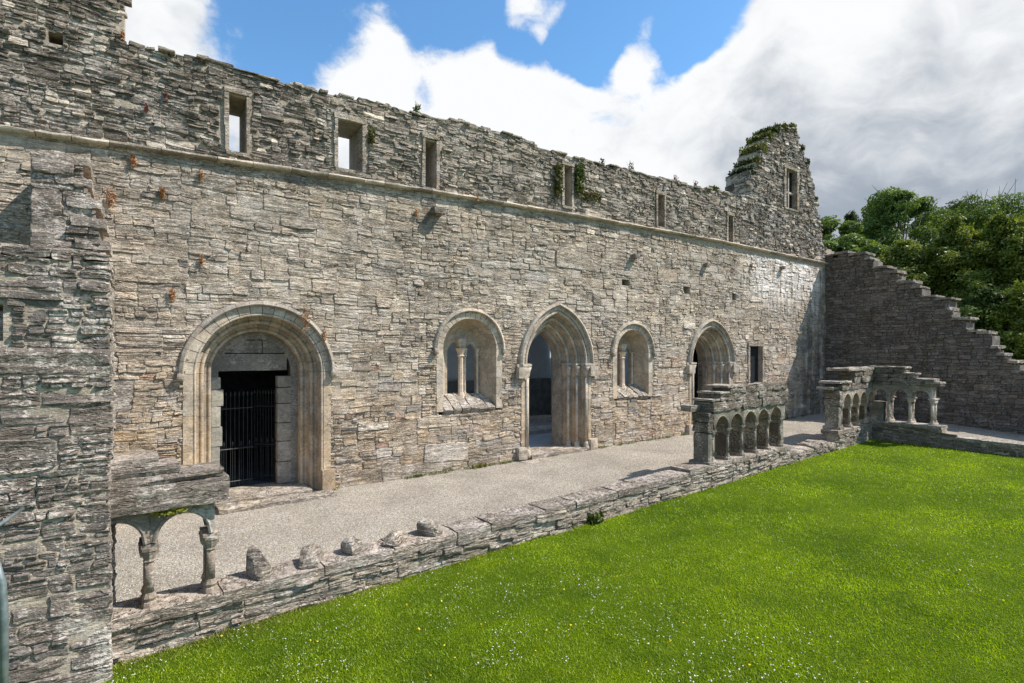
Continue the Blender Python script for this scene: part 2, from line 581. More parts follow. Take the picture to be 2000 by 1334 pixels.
class Masonry:
    """collects the stones of one wall; the 300 that show largest become parts"""
    def __init__(s, seed=1):
        s.rng = random.Random(seed); s.items = []; s.seed = seed

    def emit(s, V, Q, tint):
        s.items.append((px_area(V), V, Q, tint))

    def finish(s, parent, mat, limit=300, name='stone', rest='rubble'):
        s.items.sort(key=lambda i: -i[0])
        for it in s.items[:limit]:
            a = Acc(); a.add(it[1], it[2], tint=it[3]); a.obj(name, mat, parent)
        if len(s.items) > limit:
            a = Acc()
            for it in s.items[limit:]:
                a.add(it[1], it[2], tint=it[3])
            o = a.obj(rest, mat, parent); o['kind'] = 'stuff'

    def face(s, fr, s0, s1, z0, z1, top=None, bot=None, holes=(), hrange=(.07, .2), wr=(1.6, 5.0), macro=(.32, .5), tintf=None,
             proud=.03, warp=1.0, seed=0, cellk=.0036, mac_w=(.7, 1.9), gap=.0028, rough=.018):
        rng = s.rng
        sd = s.seed * 13.7 + seed

        def warpf(a, z):
            da = .05 * noise3(a * .9, z * 1.3, sd) + .014 * noise3(a * 4, z * 5, sd + 3)
            dz = .055 * noise3(a * .45, z * .9, sd + 6) + .020 * noise3(a * 2.0, z * 4, sd + 9) + .009 * noise3(a * 7, z * 6, sd + 12)
            return a + warp * da, z + warp * dz

        def covered(a0, a1, b0, b1):
            """0 free, 1 partly, 2 fully inside an opening"""
            n = 0; tot = 0
            for z in np.linspace(b0, b1, 4):
                for a in np.linspace(a0, a1, 5):
                    tot += 1
                    for h in holes:
                        iv = h(z)
                        if iv and iv[0] < a < iv[1]:
                            n += 1; break
            return 0 if n == 0 else (2 if n == tot else 1)

        def leaf(a0, a1, b0, b1):
            if a1 - a0 < .03 or b1 - b0 < .02: return
            if holes:
                k = covered(a0, a1, b0, b1)
                if k == 2: return
                if k == 1:
                    if (b1 - b0) > .07:
                        m = (b0 + b1) / 2; leaf(a0, a1, b0, m); leaf(a0, a1, m, b1); return
                    if (a1 - a0) > .10:
                        m = (a0 + a1) / 2; leaf(a0, m, b0, b1); leaf(m, a1, b0, b1); return
                    return
            am = (a0 + a1) / 2
            if top is not None:
                t = top(am)
                if b0 > t - .03: return
                b1 = min(b1, t + rng.uniform(-.02, .05))
            if bot is not None:
                bb = bot(am)
                if b1 < bb - .02: return
                b0 = max(b0, bb - .05)
            stone(a0, a1, b0, b1)

        def stone(a0, a1, b0, b1):
            w = a1 - a0; h = b1 - b0
            if h < .012: return
            ctr = fr.P((a0 + a1) / 2, (b0 + b1) / 2, 0)
            dist = float(np.linalg.norm(ctr - CAM))
            cell = min(.16, max(.028, dist * cellk))
            nx = int(min(12, max(2, round(w / cell)))); ny = int(min(7, max(2, round(h / (cell * .62)))))
            A = np.linspace(0, 1, nx + 1); B = np.linspace(0, 1, ny + 1)
            g = gap
            ea = min(.3 / nx, .014 / w); eb = min(.3 / ny, .009 / h)
            A = np.concatenate([[0, ea], A[1:-1], [1 - ea, 1]]); B = np.concatenate([[0, eb], B[1:-1], [1 - eb, 1]])
            nx += 2; ny += 2
            AA, BB = np.meshgrid(A, B)
            a = a0 + g + (w - 2 * g) * AA; z = b0 + g + (h - 2 * g) * BB
            # knock the corners off
            cu = np.abs(2 * AA - 1); cv = np.abs(2 * BB - 1)
            cr = min(h * .22, .03) * rng.uniform(.0, 1.5)
            corner = (cu * cv) ** 8
            a = a - np.sign(2 * AA - 1) * corner * cr; z = z - np.sign(2 * BB - 1) * corner * cr * .7
            k = rng.uniform(0, 100)
            edge = np.maximum(cu > .9999, cv > .9999) * rng.uniform(.1, .95)
            a = a + .014 * noise3(z * 22, a * 2, k) * cu ** 4
            z = z + min(.011, h * .12) * noise3(a * 9, z * 2, k + 5) * cv ** 3
            ga, gb = rng.uniform(-.010, .010), rng.uniform(-.010, .010)
            d = (rng.random() ** 2.2 * 1.3 - .1) * proud + ga * (2 * AA - 1) + gb * (2 * BB - 1)
            d = d + rough * 1.1 * fbm(a * 4.5, z * 11, k, 3) + .75 * rough * noise3(a * 2.5, z * 36, k + 20)
            d = d - edge * .013
            a, z = warpf(a, z)
            V1 = fr.P(a, z, d).reshape(-1, 3)
            Q = [grid_quads(nx, ny)]
            # the sides run back into the wall
            ring = [j for j in range(nx + 1)] + [(i) * (nx + 1) + nx for i in range(1, ny + 1)] + \
                   [ny * (nx + 1) + j for j in range(nx - 1, -1, -1)] + [i * (nx + 1) for i in range(ny - 1, 0, -1)]
            af = a.ravel()[ring]; zf = z.ravel()[ring]
            V2 = fr.P(af, zf, np.full(len(ring), -.09))
            n = len(V1); m = len(ring)
            i = np.arange(m); j = (i + 1) % m; rg = np.array(ring)
            Q.append(np.stack([rg[j], rg[i], n + i, n + j], 1))
            tt = tintf((a0 + a1) / 2, (b0 + b1) / 2, rng) if tintf else (.3, .29, .27)
            s.emit(np.concatenate([V1, V2]), np.concatenate(Q), tt)

        def split(a0, a1, b0, b1, d=0):
            h = b1 - b0; w = a1 - a0
            th = rng.uniform(*hrange) * (1.55 if rng.random() < .16 else 1.0)
            if h > th * 1.35 and h > hrange[0] * 1.6:
                m = b0 + h * rng.uniform(.33, .67)
                split(a0, a1, b0, m, d + 1); split(a0, a1, m, b1, d + 1); return
            tw = h * rng.uniform(*wr)
            if w > tw * 1.3 and w > .12:
                m = a0 + w * rng.uniform(.3, .7)
                split(a0, m, b0, b1, d + 1); split(m, a1, b0, b1, d + 1); return
            leaf(a0, a1, b0, b1)

        z = z0
        while z < z1 - .01:
            h = min(rng.uniform(*macro), z1 - z)
            if z1 - z - h < .12: h = z1 - z
            a = s0
            while a < s1 - .001:
                w = min(rng.uniform(*mac_w), s1 - a)
                if s1 - a - w < .2: w = s1 - a
                split(a, a + w, z, z + h)
                a += w
            z += h


def core(parent, name, mat, fr, s0, s1, z0, z1, thick, top=None, holes=(), dz=.06, ds=.06, back=.011, tint=(.36, .335, .285)):
    a = Acc()
    n = int(round((z1 - z0) / dz)); cols = int(math.ceil((s1 - s0) / ds))
    sc_ = s0 + (np.arange(cols) + .5) * ds
    tp = np.array([top(x) for x in sc_]) if top is not None else np.full(cols, 1e9)
    for i in range(n):
        zl = z0 + i * dz; zc = zl + dz / 2
        ok = tp > zl + dz * .6
        for h in holes:
            iv = h(zc)
            if iv:
                ok &= ~((sc_ > iv[0]) & (sc_ < iv[1]))
        j = 0
        while j < cols:
            if ok[j]:
                k = j
                while k < cols and ok[k]: k += 1
                x0, x1 = s0 + j * ds, min(s0 + k * ds, s1)
                P = [fr.P(x, z, d) for z in (zl, zl + dz) for d in (-back, -thick) for x in (x0, x1)]
                v = np.array(P)
                q = [(0, 1, 5, 4), (2, 6, 7, 3), (0, 4, 6, 2), (1, 3, 7, 5), (0, 2, 3, 1), (4, 5, 7, 6)]
                a.add(v, q, tint=tint)
                j = k
            else:
                j += 1
    return a.obj(name, mat, parent)


def rect_hole(a0, a1, b0, b1):
    return lambda z: (a0, a1) if b0 < z < b1 else None


class ArchCurve:
    """half curves of a round or pointed opening at offset rho from the reference"""
    def __init__(s, c, half, rise, spring, z0):
        s.c, s.half, s.spring, s.z0 = c, half, spring, z0
        if rise <= half * 1.02:
            s.Rr, s.e = half, 0.0
        else:
            sm = rise * rise / half
            s.Rr = (half + sm) / 2; s.e = (sm - half) / 2

    def at(s, side, off, t):
        """off measured inward (negative) or outward from the reference; t<0: metres down the jamb; 0..1 along the arc"""
        r = s.Rr + off
        if t <= 0:
            return s.c + side * (s.half + off), s.spring + t
        th = math.acos(max(-1, min(1, s.e / r))) if s.e > 0 else math.pi / 2
        a = th * t
        return s.c + side * (r * math.cos(a) - s.e), s.spring + r * math.sin(a)

    def hole(s, off, zbot=None):
        zb = s.z0 if zbot is None else zbot
        def f(z):
            if z < zb: return None
            hw = s.half + off; r = s.Rr + off
            if z <= s.spring: return (s.c - hw, s.c + hw)
            q = r * r - (z - s.spring) ** 2
            if q <= 0: return None
            x = math.sqrt(q) - s.e
            return (s.c - x, s.c + x) if x > 0 else None
        return f


def loft(acc, fr, cur, side, prof, ts, grow=None, tint=(1, 1, 1), amp=.002, gap=0.0):
    """prof: closed list of (offset, depth behind the wall face)"""
    n = len(prof); V = []
    m = len(ts)
    outer = max(p[0] for p in prof); vmax = max(p[1] for p in prof)
    for i, t in enumerate(ts):
        g = grow[i] if grow else 0.0
        for (o, d) in prof:
            oo = o if o >= outer - 1e-6 else o - g
            dd = d if d >= vmax - 1e-6 else d - g
            a, z = cur.at(side, oo, t)
            V.append((a, z, -dd))
    V = np.array(V)
    W = fr.P(V[:, 0], V[:, 1], V[:, 2])
    if amp:
        W = W + amp * np.stack([fbm(W[:, 0] * 7 + 3, W[:, 1] * 7, W[:, 2] * 7, 2), fbm(W[:, 0] * 7, W[:, 1] * 7 + 9, W[:, 2] * 7, 2), fbm(W[:, 0] * 7, W[:, 1] * 7, W[:, 2] * 7 + 5, 2)], 1)
    q = []
    for i in range(m - 1):
        for k in range(n):
            k2 = (k + 1) % n
            f = (i * n + k, i * n + k2, (i + 1) * n + k2, (i + 1) * n + k)
            q.append(f if side > 0 else f[::-1])
    # caps as fans round their centres
    c0 = W[:n].mean(0); c1 = W[(m - 1) * n:m * n].mean(0)
    W = np.concatenate([W, [c0, c1]])
    tr = []
    for k in range(n):
        k2 = (k + 1) % n
        tr.append((m * n, k2, k)); tr.append((m * n + 1, (m - 1) * n + k, (m - 1) * n + k2))
    acc.add(W, q, tr, tint)


def prof_box(o0, o1, d0, d1):
    return [(o0, d0), (o0, d1), (o1, d1), (o1, d0)]


def prof_roll(oin, oout, d0, d1, r=.045):
    cx, cd = oin + r, d0 + r
    pts = [(oout, d0), (oin + 2.5 * r, d0), (oin + 2.3 * r, d0 + .8 * r)]
    for k in range(0, 8):
        a = math.radians(-20 - k * 32)      # from the outer side, over the front, to the inner side
        pts.append((cx + r * math.cos(a), cd + r * math.sin(a)))
    pts += [(oin + .8 * r, d0 + 2.3 * r), (oin, d0 + 2.6 * r), (oin, d1), (oout, d1)]
    return pts[::-1]


def dressed_tint(rng, base=(.34, .32, .28), var=.10):
    k = 1 + rng.uniform(-var, var)
    w = rng.uniform(-.04, .04)
    return (base[0] * k * (1 + w), base[1] * k, base[2] * k * (1 - w))


def order(parent, name, fr, cur, prof, rng, zbase, nv=7, jh=(.26, .45), tintf=None, gap=.005, mat=None, arc=True, jambs=True, sides=(-1, 1), sub=3):
    for side in sides:
        if jambs:
            t = zbase - cur.spring
            while t < -.02:
                h = min(rng.uniform(*jh), -t)
                if -t - h < .15: h = -t
                a = Acc()
                loft(a, fr, cur, side, [(o + rng.uniform(-.001, .001), d) for o, d in prof], [t + gap / 2, t + h - gap / 2],
                     tint=tintf(side, t + cur.spring, rng))
                a.obj('jamb_stone', mat or M['dressed'], parent)
                t += h
        if arc:
            for i in range(nv):
                t0, t1 = i / nv, (i + 1) / nv
                eps = gap / (cur.Rr * 1.4)
                ts = [t0 + eps + (t1 - t0 - 2 * eps) * k / sub for k in range(sub + 1)]
                ts[0] = max(ts[0], 1e-4)
                a = Acc()
                loft(a, fr, cur, side, prof, ts, tint=tintf(side, cur.spring + t0, rng))
                a.obj('voussoir' if name is None else name, mat or M['dressed'], parent)


# ================================================================== GROUND
def sheet(name, mat, f, u0, u1, v0, v1, nu, nv, amp=0.0, freq=.5):
    a = Acc()
    U, Vv = np.meshgrid(np.linspace(u0, u1, nu + 1), np.linspace(v0, v1, nv + 1))
    Zz = np.vectorize(f)(U, Vv) + amp * fbm(U * freq, Vv * freq, 0 * U, 3)
    a.add(np.stack([U.ravel(), Vv.ravel(), Zz.ravel()], 1), grid_quads(nu, nv))
    o = a.obj(name, mat, None, smooth=True)
    o['kind'] = 'structure'
    return o


sheet('ground', M['meadow'], lambda u, v: -.45, -900, 1200, -900, 1200, 40, 40)
LW_O = np.array((-.24, -4.79, 0.0)); LW_S = np.array((.99852, .0544, 0)); LW_I = np.array((-.0544, .99852, 0))
a = Acc()
Ug = np.linspace(-6, 23.9, 121); k_ = np.linspace(0, 1, 25)
Vg = np.array([(-4.60 + .0545 * (Ug + .24)) * (1 - f) + .5 * f for f in k_]); Ugg = np.tile(Ug, (25, 1))
Zg = .0121 * (Ugg - 1.17) + .012 * fbm(Ugg * .8, Vg * .8, 0 * Ugg, 3)
a.add(np.stack([Ugg.ravel(), Vg.ravel(), Zg.ravel()], 1), grid_quads(120, 24))
o = a.obj('gravel_path', M['gravel'], None, smooth=True); o['kind'] = 'structure'
sheet('gravel_path', M['gravel'], lambda u, v: gz(u, v) + .006, 19.0, 23.9, -18, -3.9, 20, 52, .012, .8)


def lawn_z(u, v):
    return -.10 + .0121 * (u - 1.17)


def lawn_top(u):
    return -4.79 + .0545 * (u + .24) + .12


a = Acc()
nu, nv = 110, 70
Ug = np.linspace(-6, 18.9, nu + 1)
Vg = []
for k in range(nv + 1):
    f = (k / nv)
    Vg.append(-26 + (np.array([lawn_top(u) for u in Ug]) + 26) * f)
Vg = np.array(Vg); Ugg = np.tile(Ug, (nv + 1, 1))
Zg = lawn_z(Ugg, Vg) + .025 * fbm(Ugg * .7, Vg * .7, 0 * Ugg, 3)
a.add(np.stack([Ugg.ravel(), Vg.ravel(), Zg.ravel()], 1), grid_quads(nu, nv))
o = a.obj('lawn', M['lawn'], None, smooth=True); o['kind'] = 'structure'

# ================================================================== MAIN WALL
MW = Frame((0, 0, 0), (1, 0, 0), (0, -1, 0))
WALL_T = .95
top_pts = [(-7, 10.5), (-.26, 10.5), (-.25, 8.04), (.15, 8.02), (1.08, 8.11), (2.02, 8.07), (3.08, 8.09), (4.27, 8.15), (5.36, 8.17), (6.72, 8.25), (8.11, 8.29),
           (8.5, 8.22), (8.61, 8.14), (10.24, 8.16), (12.33, 8.24), (14.51, 8.29), (16.76, 8.38), (18.18, 8.5), (18.185, 9.45), (18.5, 9.5), (18.51, 9.85), (18.85, 9.9),
           (18.86, 10.35), (19.3, 10.6), (19.35, 10.95), (19.75, 11.2), (20.2, 11.45), (21.1, 11.7), (21.6, 11.6), (21.7, 11.25), (22.0, 11.1), (22.05, 10.75),
           (22.45, 10.6), (22.5, 10.1), (22.85, 9.9), (22.9, 9.3), (23.2, 9.1), (23.25, 8.3), (23.5, 8.1), (23.55, 7.4), (24.7, 7.2)]
_tx = [p[0] for p in top_pts]; _tz = [p[1] for p in top_pts]


def wall_top(s):
    return float(np.interp(s, _tx, _tz)) + .04 * float(noise3(s * 2.3, 3.3, 1.1)) + .03 * float(noise3(s * 6.1, 1.3, 4.1))


def string_z(s):
    return float(np.interp(s, [-2, -.13, 1.75, 4.16, 5.49, 7.63, 10.24, 16.17, 23.82], [6.18, 6.27, 6.35, 6.44, 6.49, 6.53, 6.59, 6.66, 6.62]))


D1 = ArchCurve(1.86, 1.28, 1.28, 2.43, .05)
W1 = ArchCurve(6.42, .90, .90, 2.90, 1.45)
D2 = ArchCurve(9.11, 1.20, 1.55, 2.52, .12)
W2 = ArchCurve(12.02, .85, .85, 2.82, 1.45)
D3 = ArchCurve(15.87, 1.20, 1.38, 2.50, .15)

upper = [(1.29, 1.60, 6.52, 7.58), (3.27, 3.80, 6.60, 7.60), (5.22, 5.52, 6.55, 7.65), (9.31, 9.60, 6.78, 7.86), (13.09, 13.42, 6.74, 7.72), (16.78, 17.08, 6.66, 7.62)]
putlogs = [(11.55, 11.85, 4.78, 5.0), (14.36, 14.66, 4.74, 4.97), (17.05, 17.33, 4.68, 4.9), (-1.23, -1.04, 7.67, 7.87), (2.05, 2.2, 1.9, 2.0)][:4]
gwin = (20.62, 21.46, 8.5, 10.02)
rwin = (18.12, 18.96, 1.62, 3.05)
stone_holes = [D1.hole(-.06, -1), W1.hole(-.06, 1.42), D2.hole(-.06, -1), W2.hole(-.06, 1.42), D3.hole(-.06, -1)]
for h in upper:
    stone_holes.append(rect_hole(h[0] - .07, h[1] + .07, h[2] - .02, h[3] + .10))
for h in putlogs:
    stone_holes.append(rect_hole(*h))
stone_holes.append(rect_hole(gwin[0] - .08, gwin[1] + .08, gwin[2] - .08, gwin[3] + .08))
stone_holes.append(rect_hole(rwin[0] - .07, rwin[1] + .07, rwin[2] - .05, rwin[3] + .12))
core_holes = [D1.hole(-.04, -1), W1.hole(-.04, 1.4), D2.hole(-.04, -1), W2.hole(-.04, 1.4), D3.hole(-.04, -1)]
for h in upper:
    core_holes.append(rect_hole(h[0], h[1], h[2], h[3]))
for h in putlogs: core_holes.append(rect_hole(*h))
core_holes.append(rect_hole(*gwin)); core_holes.append(rect_hole(*rwin))


def main_tint(a, z, rng):
    k = rng.uniform(.84, 1.16)
    base = np.array((.405, .375, .322))
    n = float(fbm(a * .35, z * .5, 2.2, 3))
    k *= 1 + .22 * n
    if z > string_z(a):                      # the parapet stage is darker and greyer
        base = np.array((.268, .252, .224)); 
        if a > 17.5: base = np.array((.18, .173, .158))
    if z > string_z(a) and a < 3: base = np.array((.18, .168, .15))
    if z < 2.9:                              # warm sandstone near the ground
        f = min(1, (2.9 - z) / 1.6) * (.55 if a > 2 else .9) * rng.uniform(.2, 1.0)
        base = base * (1 - f) + np.array((.47, .37, .235)) * f
        if rng.random() < .015: base = np.array((.34, .25, .20))
    if rng.random() < .09: base = np.array((.54, .51, .45))
    if rng.random() < .05: base = np.array((.27, .26, .24))
    w = rng.uniform(-.03, .03)
    return tuple(base * k * np.array((1 + w, 1, 1 - w)))


wall = thing('ruined_wall', 'long sunlit rubble stone wall with arched doorways, upper slits and a ruined gable', 'wall', (12, .4, 0))
mm = Masonry(3)
mm.face(MW, -2.6, 24.4, -.15, 6.45, top=lambda s: string_z(s) - .02, bot=lambda s: gz(s) - .02, holes=stone_holes, tintf=main_tint, seed=1,
        hrange=(.10, .29), wr=(1.3, 3.6), macro=(.38, .70), mac_w=(.6, 1.7), proud=.020, rough=.013)
mm.face(MW, -2.6, 23.95, 6.1, 12.0, top=wall_top, bot=lambda s: string_z(s) + .06, holes=stone_holes, tintf=main_tint, seed=2, hrange=(.07, .20),
        wr=(1.3, 3.4), proud=.035, rough=.024)
# end face of the gable, seen beyond the wall head
GE = Frame((18.16, .95, 0), (0, -1, 0), (-1, 0, 0))
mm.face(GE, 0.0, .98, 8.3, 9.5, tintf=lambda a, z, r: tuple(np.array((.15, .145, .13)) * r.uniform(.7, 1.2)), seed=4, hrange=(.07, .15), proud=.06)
mm.finish(wall, M['rubble'])
core(wall, 'wall_core', M['mortar'], MW, -2.6, 24.7, -.3, 11.9, WALL_T, top=lambda s: wall_top(s) - .03, holes=core_holes, dz=.06)

# ragged stones along the wall head and the gable steps
rng = random.Random(11)
s = -.2
while s < 23.6:
    w = rng.uniform(.12, .42)
    t = wall_top(s + w / 2)
    for dpt in (.12, .45, .78):
        if rng.random() < .25: continue
        a = Acc(); hh = rng.uniform(.03, .075)
        steep = abs(wall_top(s) - wall_top(s + w)) > .25
        zz = min(wall_top(s), wall_top(s + w)) if steep else t
        k = rng.uniform(.7, 1.15)
        rough_block(a, (s + w / 2 + rng.uniform(-.03, .03), dpt + rng.uniform(-.05, .05), zz + hh * .0 + rng.uniform(-.03, .02)), (1, 0, 0), (0, 0, 1), (0, -1, 0), (w, hh, rng.uniform(.25, .36)),
                    amp=.03, rnd=.4, seed=rng.random() * 99, cell=.09, tint=(.33 * k, .31 * k, .27 * k))
        o = a.obj('cap_stone', M['rubble'], wall)
    s += w * rng.uniform(.85, 1.3)

# string course
s = -2.6
rng = random.Random(5)
while s < 23.9:
    w = rng.uniform(.42, .85)
    if s + w > 23.9: w = 23.9 - s
    mid = s + w / 2
    if w < .1: break
    if True:
        a = Acc()
        pz = string_z(mid)
        gr = string_z(s + w) - string_z(s)
        prof = [(0.0, -.05), (.07, -.04), (.095, -.015), (.09, .01), (.03, .04), (0, .045)]
        V = []
        for e in (s + .006, mid, s + w - .006):
            dz = (e - mid) / w * gr + .008 * rng.uniform(-1, 1)
            for d, z in prof:
                V.append((e, -d - .03 + .010 * rng.uniform(-1, 1), pz + z * .92 + dz + .005 * rng.uniform(-1, 1)))
            V.append((e, .08, pz + .06 + dz)); V.append((e, .08, pz - .06 + dz))
        n = 8; q = []
        for i in (0, 1):
            for k in range(n):
                k2 = (k + 1) % n
                q.append((i * n + k, (i + 1) * n + k, (i + 1) * n + k2, i * n + k2)[::-1])
        tr = [(0, k + 1, k) for k in range(1, n - 1)] + [(2 * n, 2 * n + k, 2 * n + k + 1) for k in range(1, n - 1)]
        kk = rng.choice((.55, .8, .95, 1.05, 1.1))
        a.add(V, q, tr, (.46 * kk, .435 * kk, .38 * kk))
        a.obj('string_course_stone', M['arcade'], wall)
    s += w


# rectangular openings of the parapet stage
def slit(h, name, mull=False, jw=.065, sill=True):
    a0, a1, b0, b1 = h
    rg = random.Random(int(a0 * 100))
    fr = MW
    part = Acc()
    k = rg.uniform(.9, 1.1)
    rough_block(part, ((a0 + a1) / 2, .10, b1 + .065), (1, 0, 0), (0, 0, 1), (0, -1, 0), (a1 - a0 + 2.2 * jw, .11, .30), amp=.006, rnd=.12, cell=.12,
                seed=a0, tint=(.30 * k, .28 * k, .24 * k))
    p = part.obj(name, M['rubble'], wall)
    for sd in (-1, 1):
        z = b0
        x = a0 if sd < 0 else a1
        while z < b1 - .02:
            hh = min(rg.uniform(.24, .5), b1 - z)
            if b1 - z - hh < .12: hh = b1 - z
            a = Acc()
            ww = jw * rg.uniform(.85, 1.5)
            rough_block(a, (x + sd * ww / 2 - sd * .012, .13, z + hh / 2), (1, 0, 0), (0, 0, 1), (0, -1, 0), (ww, hh - .006, .34), amp=.006, rnd=.10, cell=.12, seed=z + x,
                        tint=dressed_tint(rg, (.33, .305, .26), .2))
            a.obj('jamb_stone', M['rubble'], p)
            z += hh
    if sill:
        a = Acc()
        rough_block(a, ((a0 + a1) / 2, .14, b0 - .03), (1, 0, 0), (0, 0, 1), (0, -1, 0), (a1 - a0 + 1.2 * jw, .07, .36), amp=.008, rnd=.15, cell=.12, seed=a0 + 5, tint=(.3, .29, .26))
        a.obj('sill', M['rubble'], p)
    return p


for h in upper:
    slit(h, 'window_slit')
p = slit(gwin, 'gable_window', jw=.13)
a = Acc(); rough_block(a, (21.04, .16, 9.26), (1, 0, 0), (0, 0, 1), (0, -1, 0), (.085, 1.52, .12), amp=.003, rnd=.3, cell=.3, tint=(.33, .32, .29)); a.obj('mullion', M['dressed'], p)
a = Acc(); rough_block(a, (21.04, .17, 9.17), (1, 0, 0), (0, 0, 1), (0, -1, 0), (.84, .09, .12), amp=.003, rnd=.3, cell=.3, tint=(.40, .39, .36)); a.obj('transom', M['dressed'], p)
p2 = slit(rwin, 'square_window', jw=.09)
a = Acc(); box(a, (rwin[0] - .02, .14, rwin[2] - .02), (rwin[1] + .02, .17, rwin[3] + .02)); a.obj('dark_opening_fill', M['dark_sheet'], p2)  # flat dark sheet stands for the unlit depth of the opening
for (x0_, x1_) in ((20.60, 21.0), (21.08, 21.48)):
    for (z0_, z1_) in ((8.48, 9.13), (9.21, 10.04)):
        a = Acc(); box(a, (x0_, .19, z0_), (x1_, .20, z1_)); a.obj('dark_panel', M['dark_sheet'], p)  # flat near-black panels set behind the mullion and transom

# ------------------------------------------------------------------ corbels
for (ca, cz, big) in ((5.5, 6.02, 1.3), (12.02, 5.68, 1.0), (15.5, 5.76, .9), (20.3, 6.1, .9)):
    a = Acc()
    rough_block(a, (ca, -.05 * big - .02, cz), (1, 0, 0), (0, 0, 1), (0, -1, 0), (.22 * big, .12 * big, .26 * big), amp=.02, rnd=.3, cell=.06, seed=ca, tint=(.20, .19, .17))
    a.obj('corbel', M['rubble'], wall)


# ------------------------------------------------------------------ doorways
def tintd(base, shade=None):
    def f(side, z, rg):
        b = base
        if z < 2.2:
            k = min(1, (2.2 - z) / 1.2) * .8
            b = tuple(x * (1 - k) + y * k for x, y in zip(base, (.40, .335, .235)))
        return dressed_tint(rg, b, .17)
    return f


def hood(parent, fr, cur, rg, o0=0.0, o1=.085, proj=.09, nv=9, base=(.28, .27, .245), stop=True):
    prof = [(o0, .03), (o1, .03), (o1, -proj * .25), (o1 - .015, -proj * .7), (o0 + .02, -proj), (o0, -proj * .85)]
    prof = prof[::-1]
    for side in (-1, 1):
        for i in range(nv):
            t0, t1 = i / nv, (i + 1) / nv
            ts = [max(1e-4, t0 + .0015 + (t1 - t0 - .003) * k / 3) for k in range(4)]
            a = Acc(); loft(a, fr, cur, side, prof, ts, tint=dressed_tint(rg, base, .12), amp=.006)
            a.obj('hood_stone', M['dressed'], parent)
        if stop:
            x, z = cur.at(side, (o0 + o1) / 2, 0)
            a = Acc(); rough_block(a, (x, -.04, z - .05), (1, 0, 0), (0, 0, 1), (0, -1, 0), (.12, .13, .16), amp=.02, rnd=.5, cell=.04, seed=x, tint=(.25, .24, .21))
            a.obj('hood_stop', M['dressed'], parent)


rg = random.Random(21)
# great round doorway
a = Acc()
DC = ArchCurve(1.86, .60, .60, 2.50, .05)
prof = prof_box(-.60 + .60 - .02, .62, .70, .98)
for side in (-1, 1):
    loft(a, MW, D1, side, prof_box(-.62, .02, .70, .96), [-2.5, -.001], tint=(.19, .19, .175))
    loft(a, MW, D1, side, prof_box(-.62, .02, .70, .96), [1e-4] + [k / 10 for k in range(1, 11)], tint=(.19, .19, .175))
door1 = a.obj('round_doorway', M['dressed'], wall)
order(door1, None, MW, D1, prof_roll(-.20, .0, -.015, .24, .022), rg, .02, 9, tintf=tintd((.37, .35, .30)))
order(door1, None, MW, D1, prof_roll(-.34, .0, .24, .47, .035), rg, .02, 8, tintf=tintd((.36, .33, .27)))
order(door1, None, MW, D1, prof_roll(-.48, .0, .47, .70, .035), rg, .02, 7, tintf=tintd((.34, .31, .255)))
D1h = ArchCurve(1.86, 1.27, 1.27, 2.43, .05)
hood(door1, MW, D1h, rg, .0, .09, .10, 9)
# lintel, tympanum stones and jambs of the square door inside it
a = Acc(); rough_block(a, (1.80, .80, 2.62), (1, 0, 0), (0, 0, 1), (0, -1, 0), (1.30, .34, .2), amp=.008, rnd=.08, seed=3, tint=(.19, .19, .175)); a.obj('lintel', M['dressed'], door1)
a = Acc(); rough_block(a, (1.62, .82, 2.93), (1, 0, 0), (0, 0, 1), (0, -1, 0), (.72, .25, .2), amp=.008, rnd=.08, seed=5, tint=(.16, .165, .16)); a.obj('tympanum_stone', M['dressed'], door1)
a = Acc(); rough_block(a, (2.20, .82, 2.93), (1, 0, 0), (0, 0, 1), (0, -1, 0), (.42, .25, .2), amp=.008, rnd=.08, seed=6, tint=(.18, .18, .165)); a.obj('tympanum_stone', M['dressed'], door1)
a = Acc(); rough_block(a, (1.86, .84, 3.14), (1, 0, 0), (0, 0, 1), (0, -1, 0), (.8, .16, .2), amp=.01, rnd=.08, seed=7, tint=(.17, .165, .15)); a.obj('tympanum_stone', M['dressed'], door1)
z = .12
for hh, wl in ((.45, .13), (.42, .11), (.38, .15), (.4, .12), (.33, .17), (.24, .12)):
    a = Acc(); rough_block(a, (1.10 + wl / 2, .80, z + hh / 2), (1, 0, 0), (0, 0, 1), (0, -1, 0), (wl + .04, hh - .01, .22), amp=.006, rnd=.12, seed=z, tint=(.30, .31, .28)); a.obj('jamb_stone', M['dressed'], door1)
    a = Acc(); rough_block(a, (2.44 - .045, .80, z + hh / 2), (1, 0, 0), (0, 0, 1), (0, -1, 0), (.26, hh - .01, .22), amp=.006, rnd=.12, seed=z + 9, tint=(.25, .24, .21)); a.obj('jamb_stone', M['dressed'], door1)
    z += hh
for x in (.68, 3.08):
    a = Acc(); rough_block(a, (x, .08, .22), (1, 0, 0), (0, 0, 1), (0, -1, 0), (.26, .48, .36), amp=.008, rnd=.08, seed=x, tint=(.36, .29, .20)); a.obj('plinth_stone', M['dressed'], door1)
a = Acc(); rough_block(a, (2.35, -.35, .02), (1, 0, 0), (0, 0, 1), (0, -1, 0), (1.5, .12, .42), amp=.02, rnd=.25, seed=12, tint=(.36, .34, .30)); a.obj('threshold_stone', M['slabs'], door1)
a = Acc(); rough_block(a, (1.35, -.30, .03), (1, 0, 0), (0, 0, 1), (0, -1, 0), (.55, .10, .5), amp=.02, rnd=.25, seed=14, tint=(.34, .32, .27)); a.obj('threshold_stone', M['slabs'], door1)
a = Acc(); rough_block(a, (1.8, .42, .05), (1, 0, 0), (0, 0, 1), (0, -1, 0), (1.9, .12, 1.1), amp=.015, rnd=.1, seed=15, tint=(.33, .31, .27)); a.obj('threshold_stone', M['slabs'], door1)


